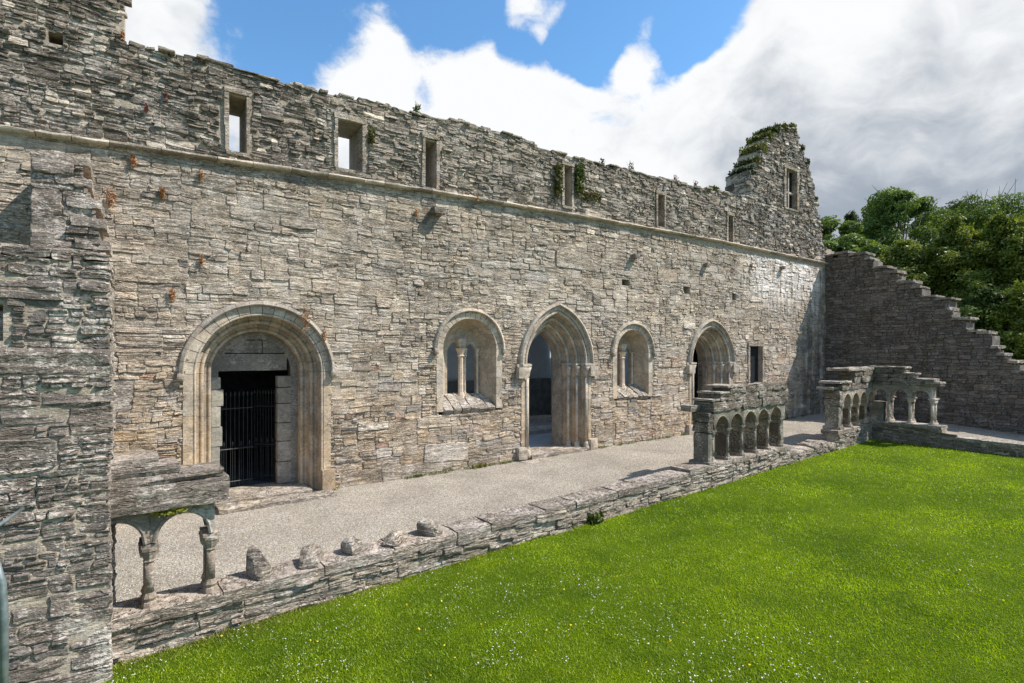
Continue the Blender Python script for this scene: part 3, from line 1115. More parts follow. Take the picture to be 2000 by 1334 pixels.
def pointed_door(cur, name, rg, zb, inner=.62):
    a = Acc()
    rear = prof_box(-inner, .02, .62, .96)
    for side in (-1, 1):
        loft(a, MW, cur, side, rear, [zb - cur.spring, -.001], tint=(.26, .25, .22))
        loft(a, MW, cur, side, rear, [1e-4] + [k / 10 for k in range(1, 11)], tint=(.26, .25, .22))
    d = a.obj(name, M['dressed'], wall)
    base = (.37, .35, .305)
    tf = tintd(base)
    order(d, None, MW, cur, prof_roll(-.20, .0, -.015, .20, .04), rg, zb, 8, tintf=tf)
    order(d, None, MW, cur, prof_roll(-.36, .0, .20, .41, .042), rg, zb, 7, tintf=tf)
    order(d, None, MW, cur, prof_roll(-.50, .0, .41, .62, .042), rg, zb, 6, tintf=tf)
    hc = ArchCurve(cur.c, cur.half - .005, (cur.Rr ** 2 - cur.e ** 2) ** .5, cur.spring, cur.z0)
    hood(d, MW, hc, rg, .0, .085, .10, 8, (.33, .32, .285), stop=False)
    # capitals, abaci, detached shafts with bases in the angles of the jambs
    for side in (-1, 1):
        for i, (off, dep) in enumerate(((-.20, .0), (-.36, .20), (-.50, .41))):
            x = cur.c + side * (cur.half + off + .02)
            a = Acc()
            tube(a, [(x, dep - .005, cur.spring - .34), (x, dep - .005, cur.spring - .30), (x, dep - .01, cur.spring - .2), (x, dep - .02, cur.spring - .08)], [.052, .060, .075, .105], 8, tint=(.38, .36, .32))
            a.obj('capital', M['dressed'], d, smooth=True)
            a = Acc(); tube(a, [(x, dep - .005, zb + .2), (x, dep - .005, cur.spring - .33)], [.042, .042], 10, tint=dressed_tint(rg, (.40, .38, .34), .05)); a.obj('shaft', M['dressed'], d, smooth=True)
            a = Acc(); tube(a, [(x, dep - .01, zb - .02), (x, dep - .01, zb + .08), (x, dep - .01, zb + .11), (x, dep - .01, zb + .15), (x, dep - .01, zb + .21)], [.105, .10, .075, .08, .05], 8, tint=(.36, .345, .30)); a.obj('shaft_base', M['dressed'], d, smooth=True)
            a = Acc(); x2 = cur.c + side * (cur.half + off / 2 + .06)
            rough_block(a, (x2 - side * .02 , dep + .07, cur.spring - .035), (1, 0, 0), (0, 0, 1), (0, -1, 0), (abs(off) + .22, .085, .24), amp=.006, rnd=.3, cell=.1, seed=i + x, tint=(.40, .385, .34)); a.obj('abacus', M['dressed'], d)
        for (off, dp, dq) in ((-.20, -.015, .20), (-.36, .20, .41), (-.50, .41, .62)):
            a = Acc(); ts = [-.40, -.385, -.37, -.30, -.10, -.06, -.055, -.002]; gr = [.015, .03, .012, .02, .045, .05, .075, .075]
            loft(a, MW, cur, side, prof_box(off, .0, dp, dq), ts, grow=gr, tint=dressed_tint(rg, (.40, .38, .33), .06))
            a.obj('capital_stone', M['dressed'], d)
        x = cur.c + side * (cur.half + .02)
        a = Acc(); rough_block(a, (x, -.02, cur.spring - .22), (1, 0, 0), (0, 0, 1), (0, -1, 0), (.30, .28, .26), amp=.01, rnd=.15, cell=.08, seed=x, tint=(.38, .36, .31)); a.obj('impost_stone', M['dressed'], d)
        a = Acc(); rough_block(a, (x, -.01, zb + .12), (1, 0, 0), (0, 0, 1), (0, -1, 0), (.28, .32, .26), amp=.015, rnd=.25, cell=.08, seed=x + 2, tint=(.38, .355, .30)); a.obj('plinth_stone', M['dressed'], d)
    a = Acc(); rough_block(a, (cur.c, .35, zb - .02), (1, 0, 0), (0, 0, 1), (0, -1, 0), (1.9, .16, .95), amp=.012, rnd=.1, seed=cur.c, tint=(.37, .35, .31)); a.obj('threshold_stone', M['slabs'], d)
    a = Acc(); rough_block(a, (cur.c - .1, -.32, zb - .11), (1, 0, 0), (0, 0, 1), (0, -1, 0), (2.5, .12, .42), amp=.018, rnd=.2, seed=cur.c + 1, tint=(.38, .36, .32)); a.obj('threshold_stone', M['slabs'], d)
    return d


pointed_door(D2, 'pointed_doorway', random.Random(31), .14)
pointed_door(D3, 'pointed_doorway', random.Random(32), .20)


# ------------------------------------------------------------------ traceried windows
def traceried(cur, rg, sillz):
    base = (.42, .395, .335)
    tf = tintd(base)
    c = cur.c; hi = .44; ci = c + .06      # the inner lights sit at the narrow end of the splay
    a = Acc()
    spr = cur.spring
    # splayed embrasure: loft between the outer curve and the inner one
    inner = ArchCurve(ci, hi, hi * 1.05, spr - .02, 0)
    outer = ArchCurve(c, cur.half - .165, cur.half - .165, spr, 0)
    tv = [-1.45, -.9, -.4, -.001] + [1e-4] + [k / 12 for k in range(1, 13)]
    for side in (-1, 1):
        V = []
        for t in tv:
            x0, z0 = outer.at(side, 0, t); x1, z1 = inner.at(side, 0, t)
            for f in (0, .33, .66, 1):
                V.append((x0 + (x1 - x0) * f, .165 + .385 * f, z0 + (z1 - z0) * f))
            V.append((x1 + side * .3, .56, z1 + (.3 if t > .5 else 0)))
            V.append((x0 + side * .12, .17, z0 + (.12 if t > .5 else 0)))
        q = []
        for i in range(len(tv) - 1):
            for k in range(6):
                k2 = (k + 1) % 6
                f = (i * 6 + k, i * 6 + k2, (i + 1) * 6 + k2, (i + 1) * 6 + k)
                q.append(f if side > 0 else f[::-1])
        V = np.array(V); V[:, 0] += .006 * fbm(V[:, 0] * 5, V[:, 1] * 9, V[:, 2] * 5, 2)
        a.add(V, q, tint=(.36, .32, .255))
    d = a.obj('arched_window', M['dressed'], wall)
    order(d, None, MW, cur, prof_box(-.17, .0, -.012, .17), rg, sillz, 9, tintf=tf, sub=3)
    hood(d, MW, ArchCurve(cur.c, cur.half - .01, cur.half - .01, cur.spring, 0), rg, .0, .085, .09, 8, (.36, .34, .29))
    # plate with two pointed lights
    a = Acc()
    xs = [ci - hi - .06, ci - hi + .02, ci - .07, ci + .07, ci + hi - .05, ci + hi + .06]
    zl = spr - .10
    for (l0, l1, e0, e1) in ((xs[1], xs[2], xs[0], ci), (xs[3], xs[4], ci, xs[5])):
        cx = (l0 + l1) / 2; half = (l1 - l0) / 2
        pts = []
        for k in range(-8, 9):
            t = k / 8
            pts.append((cx + t * half, zl + half * 1.45 * max(0, 1 - abs(t) ** 1.8) ** .6))
        pts = [(e0, sillz + .2), (l0, sillz + .2)] + pts + [(l1, sillz + .2), (e1, sillz + .2)]
        zt = spr + hi + .15
        n = len(pts); V = []; q = []
        for dep in (.50, .60):
            V += [(x, dep, z) for x, z in pts] + [(x, dep, zt) for x, z in pts]
        for i in range(n - 1):
            if abs(pts[i][0] - pts[i + 1][0]) > 1e-6:
                q.append((i, i + 1, n + i + 1, n + i)); q.append((2 * n + i, 3 * n + i, 3 * n + i + 1, 2 * n + i + 1))
            q.append((i, 2 * n + i, 2 * n + i + 1, i + 1))
        a.add(V, q, tint=(.34, .31, .26))
    a.obj('tracery', M['dressed'], d)
    for x, dep, r_ in ((ci - .10, .40, .066), (ci + .045, .47, .040), (ci + hi - .03, .47, .030)):
        zb = sillz + .24
        a = Acc(); tube(a, [(x, dep, zb + .16), (x, dep, spr - .16)], [r_, r_ * .92], 8, tint=(.50, .455, .39)); col = a.obj('column', M['dressed'], d)
        a = Acc(); tube(a, [(x, dep, spr - .19), (x, dep, spr - .16), (x, dep, spr - .13), (x, dep, spr - .03), (x, dep, spr + .02)], [r_ * 1.1, r_ * 1.5, r_ * 1.15, r_ * 1.7, r_ * 2.2], 8, tint=(.48, .44, .37)); a.obj('capital', M['dressed'], col)
        a = Acc(); tube(a, [(x, dep, zb - .1), (x, dep, zb + .02), (x, dep, zb + .05), (x, dep, zb + .17)], [r_ * 2.2, r_ * 2.0, r_ * 1.7, r_ * 1.02], 8, tint=(.46, .42, .35)); a.obj('column_base', M['dressed'], col)
    a = Acc(); rough_block(a, (ci - .08, .43, spr + .14), (1, 0, 0), (0, 0, 1), (0, -1, 0), (.15, .26, .14), amp=.012, rnd=.4, cell=.04, taper=1.7, tint=(.44, .41, .35)); a.obj('spandrel_stone', M['dressed'], d)
    # sloping sill of split stones laid on edge, rough rubble under it
    n = 6; hw = cur.half - .19
    for i in range(n):
        w = 2 * hw / n
        x = c - hw + w * (i + .5)
        k = rg.uniform(.75, 1.15)
        a = Acc()
        ang = math.radians(33)
        T = Vector((0, -math.sin(ang), math.cos(ang)))
        N = Vector((0, -math.cos(ang), -math.sin(ang)))
        rough_block(a, (x, .24, sillz + .14 + rg.uniform(-.02, .02)), (1, 0, 0), tuple(T), tuple(N), (w - .006, .16, .62), amp=.028, rnd=.3, seed=rg.random() * 50, cell=.06,
                    tint=(.38 * k, .365 * k, .33 * k))
        a.obj('sill_stone', M['slabs'], d)
    return d


traceried(W1, random.Random(41), 1.45)
traceried(W2, random.Random(42), 1.48)

# ------------------------------------------------------------------ rooms behind the wall, with unseen roofs added to keep the openings dark
rm = thing('roofed_chamber', 'dim chamber with pale grey back wall seen through the middle doorway', 'room', (9, 4, 0))


def bx(parent, name, mat, lo, hi, tint=(1, 1, 1)):
    a = Acc(); box(a, lo, hi, tint); return a.obj(name, mat, parent)


bx(rm, 'unseen_roof_slab', M['plaster'], (4.4, 3.5, 5.0), (14.75, 7.6, 5.2))  # unseen roof, front edge held back so daylight reaches the chamber
bx(rm, 'back_wall', M['plaster'], (4.4, 7.2, -.3), (14.75, 7.5, 5.0))
bx(rm, 'wainscot', M['wainscot'], (4.62, 7.08, .0), (14.75, 7.197, 1.72))
bx(rm, 'side_wall', M['plaster'], (4.4, .97, -.3), (4.6, 7.19, 4.99))
bx(rm, 'side_wall', M['plaster'], (14.6, .97, -.3), (14.8, 7.08, 4.99))
bx(rm, 'floor_slab', M['paving'], (4.6, .97, -.25), (14.6, 7.08, .14))
for (x, y, w, l, h) in ((11.2, 3.4, .9, 1.9, .12), (12.6, 5.6, .8, 1.7, .18), (8.4, 4.2, .8, 1.6, .10), (10.2, 6.1, .6, 1.5, .45)):  # pale slabs added to stand for bright sunlit patches of floor
    a = Acc(); rough_block(a, (x, y, .14 + h / 2 - .004), (1, 0, 0), (0, 0, 1), (0, -1, 0), (l, h, w), amp=.01, rnd=.1, tint=(.45, .46, .47), seed=x)
    o = a.obj('added_pale_slab', M['dressed'], None)
    tag(o, {11.2: 'low pale slab standing for a sunlit floor patch, nearest beyond the middle doorway', 12.6: 'pale slab standing for a sunlit floor patch by the dark wall at right',
            8.4: 'thin pale slab standing for a sunlit floor patch behind the traceried window', 10.2: 'tall pale stone block added against the back of the chamber'}[x], 'slab')
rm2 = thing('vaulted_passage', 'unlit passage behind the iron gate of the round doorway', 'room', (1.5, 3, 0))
bx(rm2, 'unseen_roof_slab', M['darkstone'], (-3.0, .97, 3.9), (4.38, 6.0, 4.1))
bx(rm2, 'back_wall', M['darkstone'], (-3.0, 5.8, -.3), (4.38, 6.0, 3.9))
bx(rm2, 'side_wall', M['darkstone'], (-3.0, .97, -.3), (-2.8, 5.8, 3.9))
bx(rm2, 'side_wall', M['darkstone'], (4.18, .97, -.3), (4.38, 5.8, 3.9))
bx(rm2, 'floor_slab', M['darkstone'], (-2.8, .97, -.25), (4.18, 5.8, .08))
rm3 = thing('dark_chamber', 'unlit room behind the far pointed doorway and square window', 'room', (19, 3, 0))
bx(rm3, 'unseen_roof_slab', M['darkstone'], (14.82, .97, 4.8), (24.4, 6.0, 5.0))
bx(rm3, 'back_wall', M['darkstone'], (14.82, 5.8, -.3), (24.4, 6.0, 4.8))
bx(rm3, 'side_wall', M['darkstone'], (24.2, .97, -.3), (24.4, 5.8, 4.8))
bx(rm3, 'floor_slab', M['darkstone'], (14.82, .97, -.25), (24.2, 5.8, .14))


# ------------------------------------------------------------------ iron gates
def gate(name, label, x0, x1, y0, y1, zb, zt, nb, tip=True):
    t = thing(name, label, 'gate', ((x0 + x1) / 2, (y0 + y1) / 2, zb))
    for z in (zb + .12, zb + (zt - zb) * .42, zb + (zt - zb) * .86):
        a = Acc(); tube(a, [(x0, y0, z), (x1, y1, z)], .012, 6); a.obj('rail', M['iron'], t)
    for i in range(nb):
        f = (i + .3) / (nb - .4)
        x, y = x0 + (x1 - x0) * f, y0 + (y1 - y0) * f
        a = Acc(); tube(a, [(x, y, zb + .04), (x, y, zt)], .0058, 6); b = a.obj('bar', M['iron'], t)
        for zz in ([zt] + ([zb + (zt - zb) * .50] if i % 2 else [])):
            if zz != zt:
                continue
            a = Acc(); tube(a, [(x, y, zz - .01), (x, y, zz + .02), (x, y, zz + .04), (x, y, zz + .09)], [.008, .018, .016, .002], 6); a.obj('spear_tip', M['iron'], b)
        if i % 2 == 0:
            a = Acc(); zz = zb + (zt - zb) * .46; x2 = x + (x1 - x0) * .5 / nb; y2 = y + (y1 - y0) * .5 / nb
            tube(a, [(x2, y2, zb + .04), (x2, y2, zz)], .005, 6); b = a.obj('bar', M['iron'], t)
            a = Acc(); tube(a, [(x2, y2, zz - .01), (x2, y2, zz + .02), (x2, y2, zz + .04), (x2, y2, zz + .08)], [.008, .016, .014, .002], 6); a.obj('spear_tip', M['iron'], b)


gate('iron_gate', 'dark iron gate leaf with spear tips closed in the round doorway', 1.26, 1.86, .93, 1.02, .11, 1.95, 8)
gate('iron_gate', 'iron gate leaf standing ajar at the right side of the round doorway', 1.93, 2.28, 1.35, .99, .11, 1.95, 8)
gate('iron_gate', 'iron barred gate across the far pointed doorway', 15.3, 16.45, .80, .80, .20, 2.3, 12)
DOORM = Matrix.Translation((9.74, .99, 0)) @ Matrix.Rotation(-R(40), 4, 'Z')
t = thing('wooden_door', 'dark wooden door leaf standing open inside the middle doorway', 'door', (9.7, 1.3, .15))
for i in range(6):
    A = Acc(); box(A, (-.0225, i * .15, .16), (.0225, i * .15 + .142, 2.35), mtx=DOORM); A.obj('plank', M['wood'], t)
for z in (.5, 1.9):
    A = Acc(); box(A, (.0245, .02, z), (.05, .88, z + .14), mtx=DOORM); A.obj('ledge', M['wood'], t)

# ================================================================== STUB OF WALL AND NEAR PIER
def plain_tint(base, var=.2, warm=.03):
    def f(a, z, rg):
        k = rg.uniform(1 - var, 1 + var); w = rg.uniform(-warm, warm)
        return (base[0] * k * (1 + w), base[1] * k, base[2] * k * (1 - w))
    return f


stub = thing('broken_buttress', 'broken wall stub with toothed edge standing against the long wall', 'wall', (-1.0, -.4, 0))
ST = Frame((0, -.9, 0), (1, 0, 0), (0, -1, 0))
SR = Frame((-.5, -.9, 0), (0, 1, 0), (1, 0, 0))
edge_pts = lambda z: float(np.interp(z, [0, 4.3, 4.6, 4.9, 5.1, 5.3, 5.6, 5.8], [-.47, -.47, -.50, -.56, -.60, -.70, -.72, -.76]))
ms = Masonry(8)
ms.face(ST, -1.33, -.42, 2.6, 5.66, holes=[lambda z: (edge_pts(z), 9)], tintf=plain_tint((.24, .222, .206), .14), hrange=(.17, .32), macro=(.25, .4), proud=.06, seed=2, mac_w=(.3, .6), rough=.02)
ms.finish(stub, M['pier'])
core(stub, 'wall_core', M['mortar'], ST, -1.31, -.44, -.2, 5.6, .86, holes=[lambda z: (edge_pts(z) - .04, 9)], dz=.1, tint=(.2, .19, .17))
for k, z in enumerate((4.42, 4.75, 5.02, 5.34, 5.64)):
    a = Acc(); x1 = edge_pts(z) + .05
    rough_block(a, (x1 - .18, -.55, z), (1, 0, 0), (0, 0, 1), (0, -1, 0), (.42, .15, .78), amp=.035, rnd=.3, cell=.06, seed=k, tint=(.30, .28, .26), lay=.0); a.obj('toothing_stone', M['pier'], stub)

pier = thing('stone_pier', 'close weathered pier of lichened stone at the left edge', 'pier', (-1.2, -4.6, -.1))
PF = Frame((0, -5.05, 0), (1, 0, 0), (0, -1, 0))
PR = Frame((-.25, -5.05, 0), (0, 1, 0), (1, 0, 0))
mp = Masonry(9)
mp.face(PF, -2.2, -.235, -.2, 3.68, tintf=plain_tint((.19, .175, .163), .22), hrange=(.06, .19), macro=(.18, .34), mac_w=(.3, .8), wr=(1.2, 3.6), proud=.016, seed=3,
        holes=[rect_hole(-1.2, -.935, 2.88, 3.22)], warp=.55, rough=.016, gap=.004, cellk=.0050)
mp.face(PR, .02, 1.1, -.2, 3.68, tintf=plain_tint((.29, .28, .25), .2), hrange=(.06, .16), macro=(.16, .3), mac_w=(.3, .7), proud=.012, seed=5, warp=.5, rough=.012)
mp.finish(pier, M['pier'])
core(pier, 'pier_core', M['mortar'], PF, -2.2, -.27, -.3, 3.62, 1.08, holes=[rect_hole(-1.2, -.95, 2.88, 3.22)], dz=.1)
for i in range(4):
    a = Acc(); rough_block(a, (-2.08 + i * .52, -4.50, 3.665), (1, 0, 0), (0, 0, 1), (0, -1, 0), (.5, .09, 1.05), amp=.02, rnd=.3, seed=i, tint=(.30, .28, .26)); a.obj('cap_stone', M['pier'], pier)

# ================================================================== LOW CLOISTER WALL
LF = Frame(LW_O, LW_S, -LW_I)


def lpt(s_, off, z):
    return LW_O + s_ * LW_S + off * LW_I + np.array((0, 0, z))


lw = thing('low_wall', 'low stone bench wall with flat coping dividing gravel walk from lawn', 'wall', (9, -4.2, 0))


def lw_top(s_):
    u = s_
    base = .31 + .0121 * (u - 1.4)
    if s_ < 13.5: return base + (.05 if s_ > 9.7 else 0)
    if s_ < 16.35: return .30 + .03 * math.sin(s_ * 3)
    return .60


mlw = Masonry(12)
tl = plain_tint((.32, .298, .26), .2)
mlw.face(LF, -.1, 18.95, -.25, .62, top=lambda s_: lw_top(s_) - .06, tintf=tl, hrange=(.07, .18), macro=(.15, .24), mac_w=(.5, 1.3), wr=(2.5, 6.5), proud=.03, seed=4, warp=.5, rough=.03, cellk=.0038)
# inner face towards the gravel
LI = Frame(LW_O + LW_I * .42, LW_S, LW_I)
mlw.face(LI, -.1, 18.95, -.1, .62, top=lambda s_: lw_top(s_) - .06, tintf=tl, hrange=(.08, .16), macro=(.15, .24), mac_w=(.5, 1.3), proud=.02, seed=6, warp=.4, cellk=.008)
mlw.finish(lw, M['slabs'])
core(lw, 'wall_core', M['mortar'], LF, -.1, 18.95, -.3, .60, .39, top=lambda s_: lw_top(s_) - .05, dz=.05, ds=.1)
rg = random.Random(77)
s_ = -.1
while s_ < 18.6:
    w = rg.uniform(.55, 1.15)
    if 13.3 < s_ < 16.3: w = rg.uniform(.3, .6)
    if s_ < 13.5 < s_ + w: w = 13.5 - s_
    if s_ < 16.35 < s_ + w: w = 16.35 - s_
    w = max(w, .12)
    mid = s_ + w / 2
    z = lw_top(mid)
    k = rg.uniform(.88, 1.1)
    broken = 13.5 < mid < 16.3
    a = Acc()
    c_ = lpt(mid, .215, z - .045 + (.0 if not broken else rg.uniform(-.03, .03)))
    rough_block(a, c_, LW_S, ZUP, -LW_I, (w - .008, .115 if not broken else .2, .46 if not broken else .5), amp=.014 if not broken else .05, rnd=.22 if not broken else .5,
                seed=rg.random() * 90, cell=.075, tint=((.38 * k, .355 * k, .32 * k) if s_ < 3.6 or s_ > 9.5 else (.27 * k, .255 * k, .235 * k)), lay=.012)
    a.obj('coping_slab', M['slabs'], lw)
    s_ += w

# stumps of lost column bases
stump_data = [(1.33, .29, .18, 'tall jagged broken stump of a column base nearest the two arches'),
              (1.87, .20, .22, 'square broken column base, second along the low wall'),
              (2.39, .20, .20, 'fluted rounded column base, middle of five on the low wall'),
              (2.93, .17, .21, 'blocky column base with split top, fourth along the low wall'),
              (3.47, .20, .20, 'rounded worn column base farthest along, near the dark coping')]
for i, (s_, h, w, lab) in enumerate(stump_data):
    k = (.95, 1.05, 1.1, 1.0, .92)[i]
    tn = (.38 * k, .355 * k, .315 * k)
    z0 = lw_top(s_) + .012
    rot = Matrix.Rotation((.25, -.5, .3, -.62, .4)[i], 3, 'Z') @ Matrix.Rotation((.10, -.16, .05, .2, -.12)[i], 3, 'Y')
    S_ = rot @ Vector(LW_S); T_ = rot @ Vector((0, 0, 1)); N_ = rot @ Vector(-LW_I)
    C_ = Vector(lpt(s_, .20, z0 + h * .40))
    nu, nvv = 18, 9
    rg = np.random.RandomState(60 + i)
    V = []
    cut = [(.9, .35, -.2), (-.5, .8, .3), (.2, .2, .9), (-.8, .5, -.4), (.4, .7, .5)][i]
    nc = np.array(cut) / np.linalg.norm(cut)
    for b in range(nvv + 1):
        ph = -math.pi / 2 + math.pi * b / nvv
        for a_ in range(nu):
            th = 2 * math.pi * a_ / nu
            p = np.array((math.cos(ph) * math.cos(th), math.sin(ph), math.cos(ph) * math.sin(th)))
            if i != 2:   # squared block with sheared faces
                p = np.sign(p) * np.abs(p) ** .45
            else:
                p = p * (1 + .07 * (a_ % 2))
            p = p * np.array((w * .56, h * .56, .17))
            for q_, lim in ((nc, .62), (np.array((.5, .75, .43)), .85), (np.array((-.7, .6, .38)), .72 if i in (0, 3) else .95)):
                dd = float(p @ q_) - lim * min(w, h) * .62
                if dd > 0: p = p - q_ * dd
            n_ = .016 * float(fbm(p[0] * 18 + i * 5, p[1] * 18, p[2] * 18, 3))
            p = p * (1 + n_ * 5)
            if i == 0 and p[1] > 0: p[1] *= 1.35; p[0] -= .03 * p[1] / h
            V.append(tuple(C_ + S_ * p[0] + T_ * p[1] + N_ * p[2]))
    q = []
    for b in range(nvv):
        for a_ in range(nu):
            a2 = (a_ + 1) % nu
            q.append((b * nu + a_, (b + 1) * nu + a_, (b + 1) * nu + a2, b * nu + a2))
    a = Acc(); a.add(V, q, tint=tn)
    o = a.obj('column_stump', M['slabs'], None, origin=tuple(lpt(s_, .2, z0)))
    tag(o, lab, 'column base', 'broken column bases along the low wall')
    if i in (0, 2, 3):      # moulded shaft foot still standing on the broken block
        pass


# ================================================================== ARCADES
class AFrame:
    """vertical plane: origin, along, inward"""
    def __init__(s, O, S, I):
        s.O = np.array(O, float); s.S = np.array(S, float); s.I = np.array(I, float)

    def P(s, a, off, z):
        return s.O + a * s.S + off * s.I + np.array((0, 0, z))


def column(parent, fr, a_, off, zb, zs, tint, r=.036, plinth=.085, side_stub=False):
    """one shaft with bell capital and flared base; zb bench level, zs springing"""
    p0 = fr.P(a_, off, 0)
    def at(z): return (p0[0], p0[1], z)
    A = Acc(); tube(A, [at(zb + .13), at(zs - .13)], [r, r * .97], 10, tint=tint); c = A.obj('column', M['arcade'], parent, smooth=True)
    A = Acc(); tube(A, [at(zs - .15), at(zs - .135), at(zs - .12), at(zs - .09), at(zs - .035), at(zs - .03), at(zs)], [r * 1.02, r * 1.35, r * 1.1, r * 1.35, r * 1.75, r * 1.95, r * 1.9], 8, tint=tint)
    A.obj('capital', M['arcade'], c)
    A = Acc(); tube(A, [at(zb - .01), at(zb + .045), at(zb + .06), at(zb + .09), at(zb + .14)], [plinth * 1.1, plinth * 1.0, plinth * .75, r * 1.5, r * 1.02], 8, tint=tint)
    A.obj('column_base', M['arcade'], c)
    return c


def twin(parent, fr, a_, offs, zb, zs, tint, r=.033, plinth=.085, web=.062):
    for off in offs:
        column(parent, fr, a_, off, zb, zs, tint, r=r, plinth=plinth)
    slab(parent, fr, a_ - web / 2, a_ + web / 2, zb + .05, zs - .01, offs[0] + r * .6, offs[1] - r * .6, (.085, .08, .068), amp=.004, rnd=.2, lay=0, name='web_slab', seed=a_, mat='arcade', cell=.12)  # web colour darkened to put in the shade between the shafts
    slab(parent, fr, a_ - plinth * .95, a_ + plinth * .95, zb - .01, zb + .07, offs[0] - .02, offs[1] + .02, tint, amp=.006, rnd=.3, lay=0, name='base_block', seed=a_ + 1, mat='arcade', cell=.08)
    slab(parent, fr, a_ - r * 2.0, a_ + r * 2.0, zs - .10, zs - .002, offs[0] - .01, offs[1] + .01, tint, amp=.006, rnd=.4, lay=0, name='capital_block', seed=a_ + 2, mat='arcade', cell=.06)


def arch_plate(parent, fr, bays, zsf, zaf, ztf, o0, o1, tint, pointed=True, name='arch_stone', wall_w=.024):
    """one carved arch head per bay: bays = list of (a0,a1); zsf(a) springing height, zaf apex, ztf(a) top"""
    for bi, (a0, a1) in enumerate(bays):
        A = Acc()
        c = (a0 + a1) / 2; half = (a1 - a0) / 2 - wall_w
        zs = zsf(c); za = zaf(c)
        n = 9; pts = []
        for k in range(-n, n + 1):
            t = k / n
            x = math.copysign(abs(t) ** .8, t) * half
            tt = abs(x / half)
            if pointed:
                rise = za - zs; sm = rise * rise / half; Rr = (half + sm) / 2; e = (sm - half) / 2
                zz = math.sqrt(max(0, Rr * Rr - (abs(x) + e) ** 2))
            else:
                zz = (za - zs) * math.sqrt(max(0, 1 - tt * tt))
            pts.append((c + x, zs + zz))
        pts = [(a0 + .002, zs), (c - half, zs)] + pts[1:-1] + [(c + half, zs), (a1 - .002, zs)]
        m = len(pts)
        V = []
        for off in (o0, o1):
            for (x, z) in pts: V.append(fr.P(x, off, z))
            for (x, z) in pts: V.append(fr.P(x, off, ztf(x)))
        # moulded edge: bring a chamfer
        q = []
        for i in range(m - 1):
            q.append((i, i + 1, m + i + 1, m + i))
            q.append((2 * m + i, 3 * m + i, 3 * m + i + 1, 2 * m + i + 1))
            q.append((i, 2 * m + i, 2 * m + i + 1, i + 1))
            q.append((m + i, m + i + 1, 3 * m + i + 1, 3 * m + i))
        q.append((0, m, 3 * m, 2 * m)); q.append((m - 1, 3 * m - 1, 4 * m - 1, 2 * m - 1))
        V = np.array(V)
        V += .006 * np.stack([fbm(V[:, 0] * 9, V[:, 1] * 9, V[:, 2] * 9, 2)] * 3, 1)
        kk = 1 + .08 * math.sin(bi * 5.1)
        A.add(V, q, tint=tuple(x * kk for x in tint))
        # roll along the opening on both faces
        for off in (o0 + .004, o1 - .004):
            pp = [tuple(fr.P(x, off, z)) for (x, z) in pts[1:-1]]
            tube(A, pp, .021, 6, tint=tuple(x * kk * 1.1 for x in tint), caps=False)
        A.obj(name, M['arcade'], parent)


def slab(parent, fr, a0, a1, z0, z1, o0, o1, tint, amp=.02, rnd=.2, lay=.012, name='slab', seed=0, mat='slabs', cell=.08):
    A = Acc()
    c = fr.P((a0 + a1) / 2, (o0 + o1) / 2, (z0 + z1) / 2)
    rough_block(A, c, fr.S, ZUP, -fr.I, (a1 - a0 - .006, z1 - z0 - .004, o1 - o0), amp=amp, rnd=rnd, seed=seed, cell=cell, tint=tint, lay=lay)
    return A.obj(name, M[mat], parent)


AF = AFrame(LW_O, LW_S, LW_I)
# ---- near arcade: two round-headed arches under a heavy lintel
ar1 = thing('cloister_arcade', 'near arcade fragment of two round arches carrying a heavy rough slab beside the pier', 'arcade', tuple(AF.P(.4, .2, .3)))
t1 = (.24, .215, .185)
for a_ in (.30, .83):
    twin(ar1, AF, a_, (.11, .31), .315, .90, t1, r=.043, plinth=.064, web=.066)
    slab(ar1, AF, a_ - .078, a_ + .078, .895, .940, .055, .36, t1, amp=.008, rnd=.3, lay=0, name='abacus', seed=a_, mat='arcade', cell=.05)
arch_plate(ar1, AF, [(-.24, .30), (.30, .86)], lambda a: .945, lambda a: 1.21, lambda a: 1.275, .05, .36, t1, pointed=False, wall_w=.036)
slab(ar1, AF, -.15, .99, 1.27, 1.53, -.06, .44, (.27, .25, .225), amp=.02, rnd=.12, lay=.02, name='lintel_slab', seed=2, cell=.06)
slab(ar1, AF, -.10, .93, 1.52, 1.62, -.03, .42, (.26, .24, .215), amp=.02, rnd=.25, lay=.02, name='lintel_slab', seed=3, cell=.05)
slab(ar1, AF, -.16, .55, 1.61, 1.71, -.02, .42, (.25, .23, .21), amp=.025, rnd=.3, lay=.02, name='lintel_slab', seed=4, cell=.05)
slab(ar1, AF, -.16, .38, 1.70, 1.79, .0, .42, (.38, .355, .32), amp=.025, rnd=.35, lay=.02, name='lintel_slab', seed=5, cell=.05)

# ---- middle arcade: five pointed arches
ar2 = thing('cloister_arcade', 'middle arcade fragment of five pointed arches topped with stepped slabs', 'arcade', tuple(AF.P(11.6, .2, .4)))
t2 = (.18, .175, .15)
cols2 = [10.17, 10.76, 11.35, 11.94, 12.53, 13.14]
bench2 = lambda a: .425 + .045 * (a - 10.1)
spr2 = lambda a: 1.13 + .018 * (a - 10.17)
for i, a_ in enumerate(cols2):
    twin(ar2, AF, a_, (.09, .36), lw_top(a_) + .01, spr2(a_), t2)
    slab(ar2, AF, a_ - .085, a_ + .085, spr2(a_) - .004, spr2(a_) + .04, .03, .43, t2, amp=.006, rnd=.3, lay=0, name='abacus', seed=a_, mat='arcade', cell=.06)
arch_plate(ar2, AF, [(cols2[i], cols2[i + 1]) for i in range(5)], lambda a: spr2(a) + .035, lambda a: 1.46 + .022 * (a - 10.5), lambda a: 1.56, .04, .42, t2)
